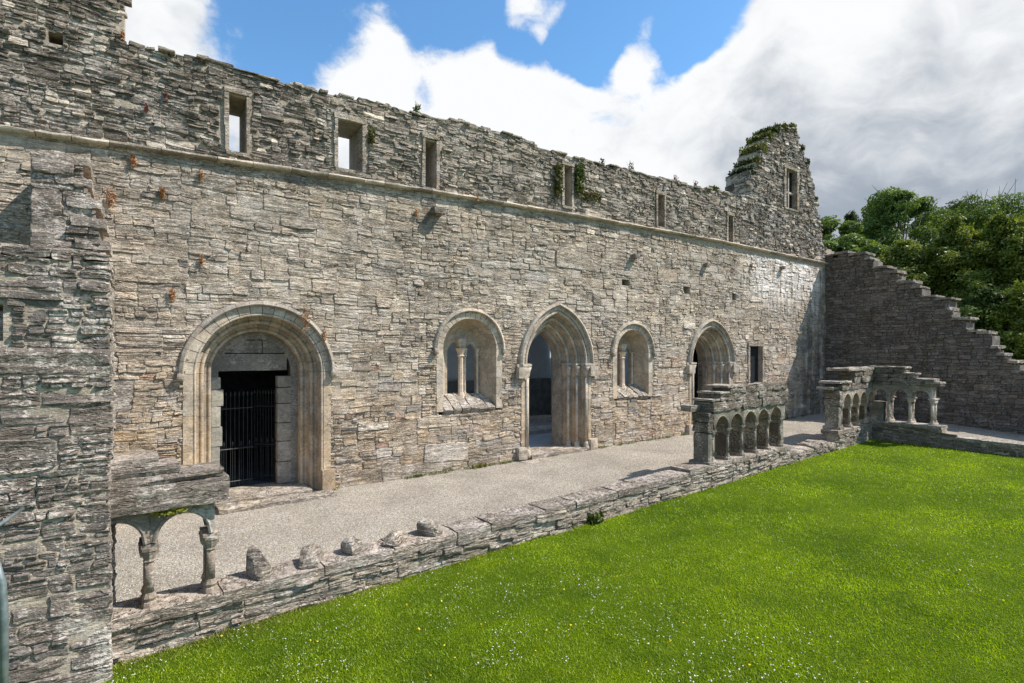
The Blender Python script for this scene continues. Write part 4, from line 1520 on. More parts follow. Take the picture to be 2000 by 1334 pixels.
# solid end piers, stone coloured darker to stand for their shaded sides
slab(ar2, AF, 9.93, 10.17, .37, .52, .0, .5, (.14, .138, .12), amp=.01, rnd=.2, name='pier_base', seed=1, mat='arcade')
slab(ar2, AF, 9.97, 10.15, .50, 1.12, .06, .42, (.14, .138, .12), amp=.008, rnd=.25, lay=0, name='pier_shaft', seed=2, mat='arcade')
slab(ar2, AF, 9.95, 10.17, 1.12, 1.34, .04, .44, (.16, .155, .135), amp=.015, rnd=.2, name='pier_stone', seed=3)
slab(ar2, AF, 9.96, 10.2, 1.34, 1.56, .04, .44, (.16, .155, .135), amp=.015, rnd=.2, name='pier_stone', seed=4)
slab(ar2, AF, 13.14, 13.34, .46, 1.16, .08, .40, (.14, .138, .12), amp=.008, rnd=.25, lay=0, name='pier_shaft', seed=5, mat='arcade')
slab(ar2, AF, 13.13, 13.36, 1.16, 1.56, .05, .42, t2, amp=.01, rnd=.2, lay=0, name='pier_stone', seed=6, mat='arcade')
rg = random.Random(55)
def tS():
    k = rg.uniform(.8, 1.2)
    return (.225 * k, .21 * k, .185 * k)


def course(parent, fr, a0, a1, z0, z1, o0, o1, wr_, name='slab', amp=.028):
    a_ = a0
    while a_ < a1 - .01:
        w = min(rg.uniform(*wr_), a1 - a_)
        if a1 - a_ - w < .15: w = a1 - a_
        slab(parent, fr, a_, a_ + w, z0 + rg.uniform(-.004, .004), z1 + rg.uniform(-.006, .01), o0 + rg.uniform(-.02, .02), o1 + rg.uniform(-.02, .03), tS(), amp=amp, name=name, seed=rg.random() * 99)
        a_ += w


slab(ar2, AF, 9.72, 10.12, 1.56, 1.70, .30, .56, (.34, .325, .29), amp=.02, name='slab', seed=8)
course(ar2, AF, 10.08, 13.40, 1.555, 1.78, .0, .46, (.5, .95))
course(ar2, AF, 10.38, 13.40, 1.775, 1.93, .0, .44, (.6, 1.1))
course(ar2, AF, 10.72, 13.30, 1.925, 2.05, -.01, .44, (.6, 1.2))
slab(ar2, AF, 10.05, 10.55, 1.78, 1.83, .02, .50, (.38, .37, .34), amp=.01, name='slab', seed=9)
slab(ar2, AF, 10.32, 10.85, 1.925, 1.975, .0, .55, (.38, .37, .34), amp=.012, name='slab', seed=10)
slab(ar2, AF, 10.62, 11.25, 2.045, 2.10, -.02, .58, (.38, .37, .34), amp=.012, name='slab', seed=11)
course(ar2, AF, 11.25, 13.0, 2.045, 2.085, .02, .42, (.5, .9))

# ---- far corner arcade, along the walk and returning along the north walk
ar3 = thing('cloister_arcade', 'far corner arcade fragment turning from the gravel walk along the shaded wall', 'arcade', tuple(AF.P(18, .2, .6)))
t3 = (.27, .25, .22)
cols3 = [16.82, 17.44, 18.05, 18.66, 19.26]
spr3 = 1.26
for i, a_ in enumerate(cols3[:4]):
    twin(ar3, AF, a_, (.09, .36), .61 + .02 * i, spr3, t3)
    slab(ar3, AF, a_ - .085, a_ + .085, spr3 - .004, spr3 + .04, .03, .43, t3, amp=.006, rnd=.3, lay=0, name='abacus', seed=a_, mat='arcade', cell=.06)
arch_plate(ar3, AF, [(cols3[i], cols3[i + 1]) for i in range(4)], lambda a: spr3 + .035, lambda a: 1.63, lambda a: 1.74, .04, .42, t3)
slab(ar3, AF, 16.55, 16.82, .58, .70, .0, .5, (.14, .138, .12), name='pier_base', seed=21, mat='arcade')  # end pier coloured darker to stand for its shaded side
slab(ar3, AF, 16.58, 16.79, .69, 1.28, .06, .44, (.14, .138, .12), amp=.01, lay=0, name='pier_shaft', seed=22, mat='arcade')
course(ar3, AF, 16.56, 16.84, 1.28, 1.50, .03, .46, (.3, .5))
course(ar3, AF, 16.55, 16.84, 1.50, 1.74, .03, .46, (.3, .5))
slab(ar3, AF, 16.3, 16.75, 1.76, 1.83, .1, .56, (.40, .39, .36), name='slab', seed=30)
course(ar3, AF, 16.7, 19.0, 1.735, 1.92, .0, .46, (.45, .8))
slab(ar3, AF, 16.45, 17.3, 1.93, 2.0, -.02, .55, (.40, .39, .36), amp=.02, name='slab', seed=31)
course(ar3, AF, 17.6, 19.0, 1.915, 2.12, .0, .44, (.5, .8))
course(ar3, AF, 17.6, 19.0, 2.115, 2.28, .0, .44, (.5, .8))
slab(ar3, AF, 17.1, 18.1, 2.28, 2.36, -.03, .6, (.40, .39, .36), amp=.025, name='slab', seed=32)
slab(ar3, AF, 18.05, 19.3, 2.27, 2.37, -.03, .5, (.38, .37, .34), amp=.025, name='slab', seed=33)
# return: plane x = 18.85, running towards -Y
NF = AFrame((18.80, 0, 0), (0, -1, 0), (1, 0, 0))
north_cols = [4.13, 4.68, 5.23]
slab(ar3, NF, 3.62, 4.0, .66, 1.30, .02, .44, (.14, .138, .12), amp=.01, lay=0, name='pier_shaft', seed=41, mat='arcade')  # corner pier given the same painted-in shade tone
for i, a_ in enumerate(north_cols):
    twin(ar3, NF, a_, (.09, .34), .70, 1.44, (.36, .345, .31), r=.038, plinth=.08)
    slab(ar3, NF, a_ - .09, a_ + .09, 1.436, 1.48, .02, .42, (.3, .29, .27), amp=.006, rnd=.3, lay=0, name='abacus', seed=a_, mat='arcade', cell=.06)
arch_plate(ar3, NF, [(3.62, 4.13), (4.13, 4.68), (4.68, 5.23)], lambda a: 1.475, lambda a: 1.72, lambda a: 1.84, .04, .40, (.22, .215, .195))
course(ar3, NF, 3.6, 5.42, 1.835, 1.93, .0, .44, (.4, .7))
course(ar3, NF, 3.6, 5.30, 1.93, 2.05, .0, .44, (.4, .7))
course(ar3, NF, 3.6, 4.78, 2.05, 2.18, .0, .44, (.4, .7))
course(ar3, NF, 3.6, 4.57, 2.18, 2.34, .0, .44, (.4, .7))
slab(ar3, NF, 5.1, 5.45, 1.90, 1.97, -.02, .46, (.40, .39, .36), name='slab', seed=50)
slab(ar3, NF, 3.6, 4.6, 2.34, 2.40, -.03, .48, (.40, .39, .36), name='slab', seed=51)
slab(ar3, NF, 4.5, 4.85, 2.17, 2.22, -.02, .46, (.40, .39, .36), name='slab', seed=52)

# low wall below the north return and on towards the right
nw = thing('low_wall', 'low shaded bench wall along the right hand side of the lawn', 'wall', (18.9, -9, 0))
NL = Frame((18.75, 0, 0), (0, -1, 0), (-1, 0, 0))
nw_top = lambda a: .70 if a < 5.5 else (.55 if a < 5.75 else .44 - .012 * (a - 5.7))
mn = Masonry(14)
mn.face(NL, 3.60, 15, -.15, .75, top=lambda a: nw_top(a) - .05, tintf=plain_tint((.20, .19, .165), .2), hrange=(.08, .17), macro=(.15, .25), mac_w=(.4, 1.0), proud=.03, seed=2, warp=.5)
mn.finish(nw, M['shade'])
core(nw, 'wall_core', M['mortar'], NL, 3.60, 15, -.3, .70, .40, top=lambda a: nw_top(a) - .04, dz=.05, ds=.1)
a_ = 3.58
while a_ < 15:
    w = rg.uniform(.5, 1.0)
    if a_ < 5.5 < a_ + w: w = 5.5 - a_
    w = max(w, .1)
    slab(nw, NF, a_, a_ + w, nw_top(a_ + w / 2) - .09, nw_top(a_ + w / 2) + .01, -.07, .44, tuple(x for x in (.37, .36, .33)), amp=.012, name='coping_slab', seed=a_)
    a_ += w

# ================================================================== RIGHT (NORTH) WALL, stepped
rw = thing('stepped_wall', 'shaded stone wall descending in broken steps at the right of the courtyard', 'wall', (24.3, -4, 0))
RWF = Frame((23.82, 0, 0), (0, -1, 0), (-1, 0, 0))
rw_pts = [(-1.0, 7.0), (-.2, 7.0), (1.5, 6.72), (1.52, 6.5), (1.75, 6.5), (1.77, 6.22), (2.15, 6.18), (2.17, 5.95), (2.6, 5.92), (2.62, 5.62), (3.05, 5.6), (3.07, 5.3), (3.38, 5.28),
          (3.4, 4.95), (3.75, 4.92), (3.77, 4.68), (4.18, 4.66), (4.2, 4.30), (4.3, 4.28), (4.32, 3.98), (4.72, 3.95), (4.74, 3.6), (4.98, 3.58), (5.0, 3.4), (5.35, 3.38), (5.37, 2.95),
          (5.5, 2.93), (5.52, 2.70), (5.78, 2.68), (5.8, 2.5), (6.1, 2.46), (6.12, 2.3), (6.7, 2.25), (6.72, 2.1), (7.6, 2.0), (7.62, 1.8), (16, 1.7)]
rx_ = [p[0] for p in rw_pts]; rz_ = [p[1] for p in rw_pts]
rw_top = lambda a: float(np.interp(a, rx_, rz_)) + .09 * float(noise3(a * 3.1, 1, 8)) + .05 * float(noise3(a * 9, 4, 8))
mr = Masonry(17)
mr.face(RWF, -.02, 14, -.4, 7.05, top=rw_top, tintf=plain_tint((.18, .172, .158), .26), hrange=(.08, .20), macro=(.22, .42), mac_w=(.5, 1.4), wr=(1.4, 3.8), proud=.04, gap=.005, seed=2, warp=.9, rough=.02, cellk=.0048)  # stone colour set darker to deepen the shade on this wall
mr.finish(rw, M['shade'])
core(rw, 'wall_core', M['mortar'], RWF, -.9, 14, -.4, 7.0, .9, top=lambda a: rw_top(a) - .03, dz=.1, ds=.1, back=.028, tint=(.12, .115, .11))
rgs = random.Random(91)
for i in range(len(rw_pts) - 1):
    (a0, z0), (a1, z1) = rw_pts[i], rw_pts[i + 1]
    if a1 - a0 < .05 or a0 < -.5: continue
    n = max(1, int((a1 - a0) / .55))
    for k in range(n):
        b0 = a0 + (a1 - a0) * k / n; b1 = a0 + (a1 - a0) * (k + 1) / n
        zz = rw_top((b0 + b1) / 2) + rgs.uniform(-.02, .03)
        A = Acc(); kk = rgs.uniform(.85, 1.1)
        ext = rgs.uniform(-.08, .16) if k == n - 1 else rgs.uniform(-.1, .02)
        P = RWF.P((b0 + b1 + ext) / 2, zz + .02, -.40)
        rough_block(A, P, (0, -1, 0), (0, 0, 1), (-1, 0, 0), (b1 - b0 + ext, rgs.uniform(.07, .12), .98), amp=.03, rnd=.3, seed=i * 7 + k, cell=.09, tint=(.33 * kk, .32 * kk, .295 * kk), lay=.012)
        A.obj('step_slab', M['slabs'], rw)

# ================================================================== VEGETATION
def leaves(acc, P, Nrm, size, tints, rng, elong=1.5):
    n = len(P)
    if n == 0: return
    N = Nrm / np.maximum(np.linalg.norm(Nrm, axis=1, keepdims=True), 1e-6)
    rv = rng.randn(n, 3)
    T = np.cross(N, rv); T /= np.maximum(np.linalg.norm(T, axis=1, keepdims=True), 1e-6)
    B = np.cross(N, T)
    s_ = (size * (.6 + .8 * rng.rand(n)))[:, None]
    V = np.stack([P - T * s_ * .5 * elong, P - B * s_ * .5, P + T * s_ * .5 * elong, P + B * s_ * .5], 1).reshape(-1, 3)
    q = np.arange(n * 4).reshape(-1, 4)
    acc.add(V, q, tint=np.repeat(tints, 4, 0))


def crown_points(rng, blobs, n, shell=.55, flat=.75):
    """points near the surface of lumpy blobs"""
    w = np.array([b[3] ** 2 for b in blobs]); w /= w.sum()
    idx = rng.choice(len(blobs), n, p=w)
    C = np.array([b[:3] for b in blobs])[idx]; Rr = np.array([b[3] for b in blobs])[idx]
    D = rng.randn(n, 3); D /= np.linalg.norm(D, axis=1, keepdims=True)
    lump = 1 + .28 * fbm(C[:, 0] + D[:, 0] * 2.2, C[:, 1] + D[:, 1] * 2.2, C[:, 2] + D[:, 2] * 2.2, 3)
    rad = Rr * lump * (1 - shell * rng.rand(n) ** 2.2)
    P = C + D * rad[:, None] * np.array((1, 1, flat))
    return P, D, idx


def broad_tree(name, label, base, H, W, seed, n=26000, cols=((.06, .105, .02), (.15, .21, .045)), leaf=.17, bare=0, trunk_r=.3, group='trees beyond the stepped wall', lean=0):
    n = int(n * 1.7); leaf *= .74
    rng = np.random.RandomState(seed); rg = random.Random(seed)
    t = thing(name, label, 'tree', base, group)
    A = Acc()
    bx_, by_, bz_ = base
    tube(A, [(bx_, by_, bz_ - .3), (bx_ + .1, by_, bz_ + H * .25), (bx_ + lean * .4, by_ + .1, bz_ + H * .5), (bx_ + lean, by_, bz_ + H * .82)], [trunk_r, trunk_r * .8, trunk_r * .55, trunk_r * .15], 9)
    blobs = []
    nb = 34
    for i in range(nb):
        ang = i * 2.399 + rg.uniform(-.4, .4)
        cz_ = rg.uniform(-1, 1) if i > 5 else rg.uniform(.55, .95)
        f = .62 + .30 * cz_
        wr_ = W * .46 * math.sqrt(max(0, 1 - cz_ * cz_)) * rg.uniform(.45, 1.1)
        c = (bx_ + lean * f + math.cos(ang) * wr_, by_ + math.sin(ang) * wr_, bz_ + H * f)
        r_ = W * rg.uniform(.09, .17)
        blobs.append((*c, r_))
        s0 = (bx_ + lean * f * .5, by_, bz_ + H * f * .5)
        tube(A, [s0, ((s0[0] + c[0]) / 2, (s0[1] + c[1]) / 2, (s0[2] + c[2]) / 2 + .2), c], [trunk_r * .35, trunk_r * .2, trunk_r * .05], 6)
        for k in range(3):
            e = (c[0] + rg.uniform(-1, 1) * r_ * 1.1, c[1] + rg.uniform(-1, 1) * r_, c[2] + rg.uniform(.1, 1) * r_ * (1.0 + bare))
            tube(A, [c, e], [trunk_r * .07, .012], 5)
    A.obj('trunk', M['bark'], t, smooth=True)
    P, D, idx = crown_points(rng, blobs, n)
    # gaps
    g = fbm(P[:, 0] * 1.1, P[:, 1] * 1.1, P[:, 2] * 1.3, 3)
    keep = g > -.14
    P, D, idx = P[keep], D[keep], idx[keep]
    m = len(P)
    k = np.clip(.5 + .5 * fbm(P[:, 0] * .8 + 9, P[:, 1] * .8, P[:, 2] * .8, 2) * 1.6 + .25 * rng.randn(m), 0, 1)[:, None]
    tn = np.array(cols[0]) * (1 - k) + np.array(cols[1]) * k
    nr = D * .7 + rng.randn(m, 3) * .6 + np.array((0, 0, .5))
    A = Acc(); leaves(A, P, nr, leaf, tn, rng, 1.6)
    A.obj('crown', M['leaf'], t)
    return t


def conifer(name, label, base, H, W, seed, n=30000, cols=((.03, .055, .010), (.20, .235, .035)), group='trees beyond the stepped wall'):
    rng = np.random.RandomState(seed); rg = random.Random(seed)
    t = thing(name, label, 'tree', base, group)
    A = Acc(); bx_, by_, bz_ = base
    tube(A, [(bx_, by_, bz_ - .3), (bx_, by_, bz_ + H * .5), (bx_ + .1, by_, bz_ + H * .97)], [.32, .2, .03], 8)
    A2 = Acc(); Ps = []; Ns = []; Ts = []
    nbr = int(60 + H * 7); n = int(n * 2.3)
    per = n // nbr
    for i in range(nbr):
        f = (i + rg.random()) / nbr
        z = bz_ + H * (.04 + .94 * f)
        z += rg.uniform(-.35, .35)
        L = W * .5 * (1 - f) ** .7 * rg.uniform(.55, 1.2) + .35
        ang = i * 2.399 + rg.uniform(-.3, .3)
        dx, dy = math.cos(ang), math.sin(ang)
        end = (bx_ + dx * L, by_ + dy * L, z + L * rg.uniform(-.12, .42))
        tube(A, [(bx_, by_, z - .1), ((bx_ + end[0]) / 2, (by_ + end[1]) / 2, z + L * .12), end], [.06, .035, .01], 5)
        u = rng.rand(per) ** .6
        wdt = .16 * L * (1.15 - u) + .12
        px_ = bx_ + dx * L * u - dy * rng.randn(per) * wdt * 1.2
        py_ = by_ + dy * L * u + dx * rng.randn(per) * wdt * 1.2
        pz_ = z + (end[2] - z) * u + L * .10 * np.sin(u * 3.1) - np.abs(rng.randn(per)) * .30 - .02 + rng.randn(per) * .10
        Ps.append(np.stack([px_, py_, pz_], 1))
        Ns.append(np.stack([dx * .4 + rng.randn(per) * .45, dy * .4 + rng.randn(per) * .6, .6 + rng.randn(per) * .6], 1))
        k = np.clip(u * .6 + .25 + .25 * rng.randn(per) + rg.uniform(-.2, .2), 0, 1)[:, None]
        Ts.append(np.array(cols[0]) * (1 - k) + np.array(cols[1]) * k)
    A.obj('trunk', M['bark'], t, smooth=True)
    leaves(A2, np.concatenate(Ps), np.concatenate(Ns), .078, np.concatenate(Ts), rng, 2.2)
    A2.obj('crown', M['leaf'], t)
    return t


def place(x, Z):
    r = (x - 1000) / 1040
    return (Z * (.8218 * r + .5698), Z * (.8218 - .5698 * r) - 11, -.4)


def topz(y, Z):
    return 2.8 + (690 - y) / 1040 * Z + .4


broad_tree('broadleaf_tree', 'small leafy tree showing just right of the ruined gable', place(1625, 40), topz(400, 40), 5.0, 101, 14000, leaf=.15)
broad_tree('broadleaf_tree', 'large round crowned tree, first tall one right of the gable', place(1755, 46), topz(352, 46), 8.6, 102, 34000, trunk_r=.4)
broad_tree('broadleaf_tree', 'darker full tree between the round crowned one and the open branched one', place(1850, 52), topz(372, 52), 8.0, 103, 26000, cols=((.045, .085, .02), (.11, .16, .04)))
broad_tree('broadleaf_tree', 'open crowned tree with bare branches against the cloud', place(1925, 44), topz(350, 44), 7.0, 104, 15000, bare=.8, trunk_r=.34, leaf=.15)
broad_tree('broadleaf_tree', 'pale green tree cut by the right edge', place(2010, 48), topz(392, 48), 8.0, 105, 24000, cols=((.08, .13, .03), (.18, .23, .05)))
broad_tree('broadleaf_tree', 'low bushy tree between gable and the conifers', place(1690, 38), topz(455, 38), 6.0, 106, 20000, cols=((.07, .115, .02), (.19, .24, .045)))
conifer('conifer_tree', 'small pointed conifer between the gable and the round crowned tree', place(1662, 52), topz(408, 52), 5.5, 110, 16000, cols=((.03, .05, .02), (.06, .085, .03)))
broad_tree('broadleaf_tree', 'low leafy tree filling the gap right beside the gable foot', place(1650, 34), topz(440, 34), 5.0, 107, 16000)
conifer('conifer_tree', 'golden green conifer behind the upper steps of the wall', place(1765, 32), topz(470, 32), 8.5, 111, 34000)
conifer('conifer_tree', 'tall dark conifer with golden tips, second from the gable side', place(1865, 31), topz(432, 31), 8.0, 112, 38000)
conifer('conifer_tree', 'broad conifer at the right edge above the lower steps', place(1965, 29), topz(420, 29), 8.5, 113, 38000, cols=((.03, .055, .010), (.20, .235, .035)))
conifer('conifer_tree', 'low spreading conifer close behind the lower steps', place(1925, 25.5), topz(560, 25.5), 6.5, 114, 30000, cols=((.02, .04, .010), (.09, .13, .022)))
conifer('conifer_tree', 'sunlit low conifer hanging over the lowest steps at the edge', place(2010, 24), topz(560, 24), 5.5, 115, 26000, cols=((.045, .085, .012), (.20, .23, .03)))

# far woodland behind, so no gap shows bare ground
rng_ = np.random.RandomState(3)
A = Acc()
n = 60000
tt_ = rng_.rand(n)
bx0 = np.array(place(1560, 75)[:2]); bx1 = np.array(place(2500, 60)[:2])
ctr = bx0 + (bx1 - bx0) * tt_[:, None] + rng_.randn(n, 2) * 2.0
hgt = (6.5 + 2.5 * fbm(tt_ * 22, tt_ * 0, tt_ * 0, 3)) * rng_.rand(n) ** .5
P = np.stack([ctr[:, 0], ctr[:, 1], hgt], 1)
k = rng_.rand(n, 1)
leaves(A, P, rng_.randn(n, 3) + np.array((0, 0, .6)), .4, np.array((.03, .055, .015)) * (1 - k) + np.array((.06, .09, .025)) * k, rng_, 1.4)
o = A.obj('far_woodland', M['leaf'], None)
tag(o, 'distant mass of dark green woodland behind the trees', 'woodland', kind='stuff')


# ------------------------------------------------------------------ plants on the masonry
def tuft(name, label, cat, c, n, spread, size, cols, seed, droop=0.0, up=0.0, group=None, elong=2.2, mat='plant', stems=0):
    rng = np.random.RandomState(seed)
    c = np.array(c, float)
    P = c + np.clip(rng.randn(n, 3), -1.5, 1.5) * np.array(spread)
    P[:, 2] -= droop * rng.rand(n) ** 1.3
    P[:, 2] += up * rng.rand(n)
    k = rng.rand(n, 1)
    tn = .62 * (np.array(cols[0]) * (1 - k) + np.array(cols[1]) * k)
    A = Acc(); leaves(A, P, rng.randn(n, 3) + np.array((0, -1.0, .3)), size, tn, rng, elong)
    for i in range(stems):
        a0 = rng.rand() * 6.28; h = up * (.6 + .7 * rng.rand())
        tube(A, [tuple(c + np.array((rng.randn() * spread[0], rng.randn() * spread[1], 0))), tuple(c + np.array((math.cos(a0) * .08 + rng.randn() * spread[0], 0, h)))], [.006, .003], 4, tint=cols[0])
    o = A.obj(name, M[mat], None, origin=tuple(c))
    tag(o, label, cat, group)
    return o


GREEN = ((.05, .09, .015), (.16, .19, .03)); RUST = ((.38, .16, .07), (.60, .32, .14)); OLIVE = ((.08, .09, .02), (.22, .19, .05)); PINK = ((.22, .07, .06), (.32, .14, .10))
tuft('hanging_fern', 'yellow green fern hanging left of the fourth upper slit', 'plant', (9.08, -.08, 7.78), 420, (.07, .04, .06), .05, OLIVE, 1, droop=.75)
tuft('hanging_fern', 'green fern hanging right of the fourth upper slit', 'plant', (9.82, -.08, 7.85), 420, (.08, .04, .08), .05, GREEN, 2, droop=.55)
tuft('wall_moss', 'olive moss patch below the two hanging ferns', 'moss', (10.2, -.05, 7.2), 260, (.3, .03, .1), .04, OLIVE, 3)
tuft('wall_plant', 'yellow plant beside the second upper window, at its right jamb', 'plant', (3.98, -.06, 7.45), 130, (.04, .03, .10), .035, OLIVE, 4, droop=.12)
reds = [((-.13, -.05, 6.1), .10, 'rust red dry plant just below the string course at upper left'), ((-.43, -.06, 5.45), .16, 'rust streak of dry plant right of the broken stub'),
        ((.27, -.05, 5.62), .09, 'rust brown dry tuft left of the first upper slit, below the string course'), ((.85, -.05, 6.02), .08, 'orange dry plant under the string course near the first slit'),
        ((2.62, -.15, 3.62), .20, 'orange dry plant hanging over the round doorway hood'), ((2.98, -.12, 3.2), .08, 'small orange tuft on the right haunch of the round doorway'),
        ((.42, -.04, 3.88), .10, 'orange lichen plant above left of the round doorway'), ((5.0, -.05, 5.98), .08, 'rusty tuft left of the large corbel'),
        ((6.55, -.10, 6.56), .07, 'small rust plant growing from the string course, left of centre'), ((.05, -.06, 7.0), .07, 'dark red tuft on the parapet near the tower corner'),
        ((.33, -.05, 7.28), .06, 'tiny dark red tuft on the parapet above the rest'), ((18.2, -.05, 6.05), .12, 'ochre stain plant left of the lime streaks'),
        ((-.28, -.1, 8.1), .07, 'orange tuft at the foot of the tower corner'), ((.86, -.05, 4.5), .07, 'faint orange tuft high above the round doorway')]
for i, (c, s_, lab) in enumerate(reds):
    tuft('dry_plant', lab, 'plant', c, int(50 + 380 * s_), (s_ * .22, .02, s_ * .40), .022, RUST if i not in (9, 10) else PINK, 20 + i, droop=s_ * 1.6)
tuft('hood_moss', 'yellow moss cushion on the near arcade above its second arch', 'moss', tuple(AF.P(.45, -.02, 1.25)), 130, (.09, .02, .018), .022, ((.20, .22, .02), (.42, .40, .05)), 60)
tuft('wall_plant', 'green weed rooted at the foot of the low wall', 'plant', tuple(LF.P(6.45, .03, .05)), 220, (.08, .04, .06), .045, GREEN, 61)
tuft('wall_plant', 'yellow green weed at the base of the long wall below the first traceried window', 'plant', (6.6, -.12, .12), 130, (.12, .03, .03), .03, ((.12, .13, .02), (.30, .28, .05)), 62)
# growth over the broken gable
gp = [(18.35, 9.5, .24), (18.7, 9.9, .25), (19.1, 10.5, .3), (19.55, 11.0, .28), (20.0, 11.4, .26), (20.6, 11.6, .26), (21.2, 11.75, .26), (21.9, 11.1, .16), (22.3, 10.6, .2), (23.0, 9.2, .12)]
names = ['dark green ivy on the lowest step of the gable', 'mossy ivy on the second step of the gable', 'yellow leafed clump half way up the gable slope', 'bright moss clump near the gable head',
         'leafy clump just left of the gable top', 'mixed weeds on the gable top', 'pale tufted weeds at the gable crown', 'hanging sprig under the right shoulder of the gable',
         'green fern on the right slope of the gable', 'small weed low on the right edge of the gable']
for i, ((x, z, r_), lab) in enumerate(zip(gp, names)):
    r_ *= 1.25
    cl = [GREEN, OLIVE, ((.16, .17, .03), (.36, .34, .07)), ((.10, .12, .02), (.25, .25, .05))][i % 4] if i else ((.03, .055, .012), (.07, .10, .02))
    tuft('gable_ivy', lab, 'plant', (x, .42, z - .03), int(3600 * r_), (r_ * .36, .30, r_ * .26), .06, cl, 80 + i, group='plants growing over the gable', up=.1, elong=1.5, stems=6 if i in (5, 6) else 0)
for i, (x, h, lab) in enumerate(((5.1, .28, 'tall thin weed on the wall head left of the third slit'), (12.1, .30, 'thin seed stem on the wall head between fourth and fifth slits'), (10.9, .22, 'short stem weed on the wall head right of the ferns'),
                            (14.2, .22, 'reddish stem on the wall head near the fifth slit'), (15.2, .24, 'red stem pair on the wall head before the gable'), (16.2, .12, 'green leafy weed on the wall head left of the gable'))):
    z = wall_top(x)
    tuft('wall_top_weed', lab, 'plant', (x, .15, z + .02), 50 if i != 5 else 260, (.05 if i != 5 else .14, .03, .02), .035 if i != 5 else .07, PINK if i in (3, 4) else GREEN, 120 + i, up=h, stems=5, elong=2.5)

# ------------------------------------------------------------------ lawn: blades, daisies
rng_ = np.random.RandomState(12)


def lawn_pts(n, near=1.0):
    """points over the lawn, denser towards the viewer's end"""
    out = []
    need = n
    while need > 0:
        m = need * 3
        # sample by angle and distance from the camera foot so that density falls with distance
        th = rng_.rand(m) * 2.5 - .5
        rr = 3.6 * np.exp(rng_.rand(m) ** near * math.log(22 / 3.6))
        u = rr * np.cos(th - .25); v = -11 + rr * np.sin(th - .25) + 0
        Z = u * .5698 + (v + 11) * .8218; X = u * .8218 - (v + 11) * .5698
        ok = (u > -1.2) & (u < 18.72) & (v < -4.80 + .0545 * (u + .24)) & (Z > 3) & (np.abs(X / np.maximum(Z, .1)) < 1.05) & (v > -16)
        u, v = u[ok], v[ok]
        out.append(np.stack([u, v], 1)[:need]); need -= min(need, ok.sum())
    return np.concatenate(out)


n = 420000
P2 = lawn_pts(n)
U_, V_ = P2[:, 0], P2[:, 1]
Z_ = lawn_z(U_, V_) + .025 * fbm(U_ * .7, V_ * .7, 0 * U_, 3)
dist = np.sqrt(U_ ** 2 + (V_ + 11) ** 2)
hgt = (.010 + .018 * rng_.rand(n)) * (1 + .35 * fbm(U_ * 1.3, V_ * 1.3, 0 * U_, 3)) * (1 + dist * .02)
wid = .0028 * (1 + dist * .18)
ed_ = np.clip(1 - ((-4.80 + .0545 * (U_ + .24)) - V_) / .12, 0, 1); hgt = hgt * (1 + 2.0 * ed_ * rng_.rand(n))
ang = rng_.rand(n) * 6.283
lean = rng_.randn(n, 2) * .55
base = np.stack([U_, V_, Z_ - .006], 1)
side = np.stack([np.cos(ang) * wid, np.sin(ang) * wid, 0 * ang], 1)
tip = base + np.stack([lean[:, 0] * hgt, lean[:, 1] * hgt, hgt], 1)
Vv = np.stack([base - side, base + side, tip], 1).reshape(-1, 3)
k = np.clip(.45 + .8 * fbm(U_ * .9 + 5, V_ * .9, 0 * U_, 3) + .35 * fbm(U_ * 6, V_ * 6, 0 * U_, 2) + .26 * rng_.randn(n), 0, 1)[:, None]
edge_dry = np.clip(1 - ((-4.80 + .0545 * (U_ + .24)) - V_) / .35, 0, 1)[:, None] * np.clip(1 - U_ / 6, 0, 1)[:, None]
cg = np.array((.118, .20, .004)) * (1 - k) + np.array((.35, .46, .007)) * k
cg = cg * (1 - .6 * edge_dry) + np.array((.26, .24, .06)) * .6 * edge_dry
dry = (rng_.rand(n) < .05)[:, None]
cg = np.where(dry, np.array((.30, .30, .07)), cg)
A = Acc(); A.add(Vv, None, np.arange(n * 3).reshape(-1, 3), tint=np.repeat(cg, 3, 0))
o = A.obj('grass', M['blade'], None)
tag(o, 'short mown bright green grass of the courtyard lawn', 'grass', kind='stuff')


def flowers(name, label, n, seed, tint, thr, r0):
    global rng_
    rng_ = np.random.RandomState(seed)
    P2 = lawn_pts(n * 4, 1.0)
    c = fbm(P2[:, 0] * .45 + 3, P2[:, 1] * .45, 0 * P2[:, 0], 2) + .45 * noise3(P2[:, 0] * 2.2, P2[:, 1] * 2.2, 4 + 0 * P2[:, 0])
    P2 = P2[c > thr][:n]
    m = len(P2)
    z = lawn_z(P2[:, 0], P2[:, 1]) + .025 * fbm(P2[:, 0] * .7, P2[:, 1] * .7, 0 * P2[:, 0], 3) + .045 + .01 * rng_.rand(m)
    d = np.sqrt(P2[:, 0] ** 2 + (P2[:, 1] + 11) ** 2)
    r_ = r0 * (.7 + .6 * rng_.rand(m))
    C = np.stack([P2[:, 0], P2[:, 1], z], 1)
    tl = rng_.randn(m, 2) * .3
    V = [C + np.stack([0 * r_, 0 * r_, .002 + 0 * r_], 1)]
    for kx in range(6):
        a_ = kx / 6 * 6.283
        dx, dy = np.cos(a_) * r_, np.sin(a_) * r_
        V.append(C + np.stack([dx, dy, dx * tl[:, 0] + dy * tl[:, 1]], 1))
    V = np.stack(V, 1).reshape(-1, 3)
    b = np.arange(m)[:, None] * 7
    T = np.concatenate([np.concatenate([b, b + 1 + kx, b + 1 + (kx + 1) % 6], 1) for kx in range(6)])
    A = Acc(); A.add(V, None, T, tint=tint)
    o = A.obj(name, M['leaf'], None)
    tag(o, label, 'flowers', kind='stuff')


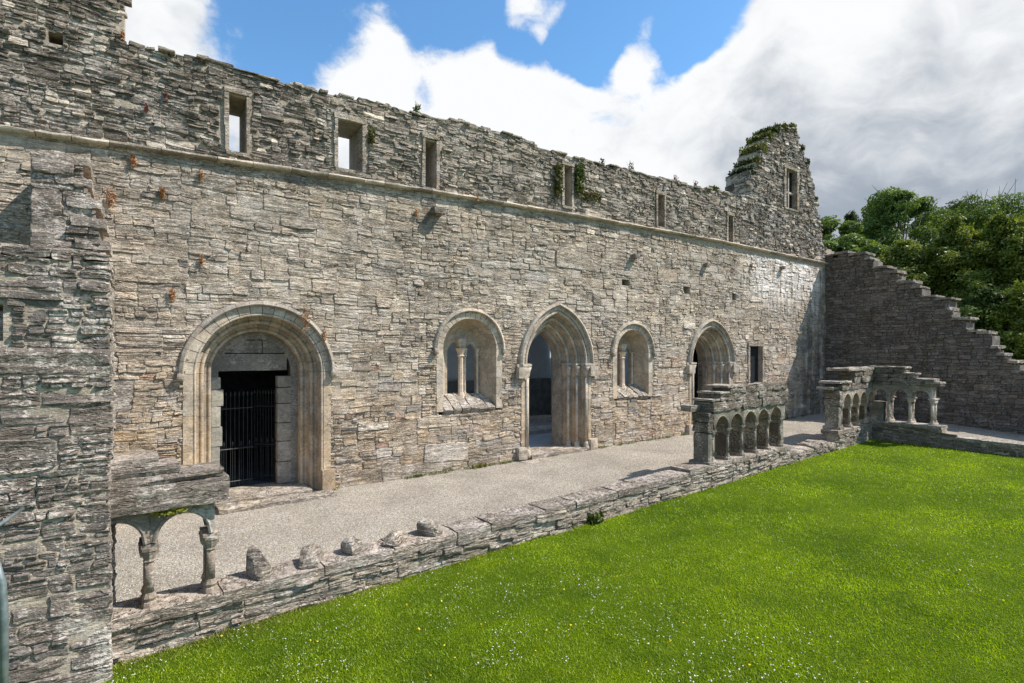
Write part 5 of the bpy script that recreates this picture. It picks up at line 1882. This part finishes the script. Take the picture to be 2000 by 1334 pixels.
flowers('daisies', 'white daisies scattered in patches over the lawn', 2300, 5, (.60, .60, .58), .24, .0062)
flowers('buttercups', 'few yellow flowers dotted in the grass', 110, 6, (.75, .55, .03), -.2, .010)

# weeds and litter gathered along the feet of the walls
rng_ = np.random.RandomState(44)
n = 5200
cl = rng_.rand(150); wh = rng_.rand(150) < .55
ci_ = rng_.randint(0, 150, n)
uu = .2 + cl[ci_] ** 1.3 * 22 + rng_.randn(n) * .07
vv = np.where(wh[ci_], -.06 - np.abs(rng_.randn(n)) * .035, -4.30 + .0545 * uu + np.abs(rng_.randn(n)) * .03)
P = np.stack([uu, vv, .0121 * (uu - 1.17) + .02 + .035 * rng_.rand(n)], 1)
P = P[~((np.abs(uu - 1.86) < 1.3) | (np.abs(uu - 9.1) < 1.4) | (np.abs(uu - 15.9) < 1.3)) | ~wh[ci_]]
k = rng_.rand(len(P), 1)
A = Acc(); leaves(A, P, rng_.randn(len(P), 3) + np.array((0, -.5, 1)), .022, np.array((.06, .085, .02)) * (1 - k) + np.array((.20, .20, .06)) * k, rng_, 2.4)
o = A.obj('weeds', M['plant'], None)
tag(o, 'small weeds and moss along the feet of the walls beside the gravel', 'weeds', kind='stuff')

# loose gravel
rng_ = np.random.RandomState(33)
n = 42000
m = n * 2
rr = 4.6 * np.exp(rng_.rand(m) * math.log(24 / 4.6)); th = rng_.rand(m) * 1.5 + .1
u = rr * np.cos(th); v = -11 + rr * np.sin(th)
ok = (v < -.12) & (v > -4.36 + .0545 * u) & (u < 23.7) & (u > -.6)
u, v = u[ok][:n], v[ok][:n]
n = len(u)
z = .0121 * (u - 1.17) + .012 * fbm(u * .8, v * .8, 0 * u, 3) + .001
d = np.sqrt(u ** 2 + (v + 11) ** 2)
r_ = (.005 + .005 * rng_.rand(n)) * (.8 + d * .035)
C = np.stack([u, v, z], 1)
off = rng_.randn(n, 6, 3) * .18
octa = np.array([(1, 0, 0), (0, 1, 0), (-1, 0, 0), (0, -1, 0), (0, 0, .8), (0, 0, -.3)])
V = C[:, None, :] + (octa[None] + off) * r_[:, None, None]
T = np.array([(0, 1, 4), (1, 2, 4), (2, 3, 4), (3, 0, 4)])
b = np.arange(n)[:, None, None] * 6
k = rng_.rand(n, 1)
tn = np.array((.17, .145, .115)) * (1 - k) + np.array((.60, .53, .44)) * k
A = Acc(); A.add(V.reshape(-1, 3), None, (b + T[None]).reshape(-1, 3), tint=np.repeat(tn, 6, 0))
gm, t = new_mat('loose_gravel')
principled(t, t.node('ShaderNodeVertexColor', layer_name='tint').outputs[0], .9, None, .2)
o = A.obj('loose_gravel', gm, None)
tag(o, 'loose pale gravel chips strewn over the walk', 'gravel', kind='stuff')

# ------------------------------------------------------------------ handrail at the near left corner
def pix3(x, y, Z):
    r = (x - 1000) / 1040
    return (Z * (.8218 * r + .5698), Z * (.8218 - .5698 * r) - 11, 2.8 + (690 - y) / 1040 * Z)


hr = thing('handrail', 'grey metal handrail passing the foot of the pier', 'railing', pix3(6, 1400, 3.0))
A = Acc(); tube(A, [pix3(-150, 1120, 2.6), pix3(0, 1024, 2.9), pix3(44, 994, 3.3)], .011, 8); A.obj('top_rail', M['galv'], hr, smooth=True)
A = Acc(); tube(A, [pix3(8, 1500, 3.0), pix3(8, 1200, 3.0), pix3(4, 1140, 3.0), pix3(-20, 1060, 3.0)], .020, 8); A.obj('post', M['galv'], hr, smooth=True)
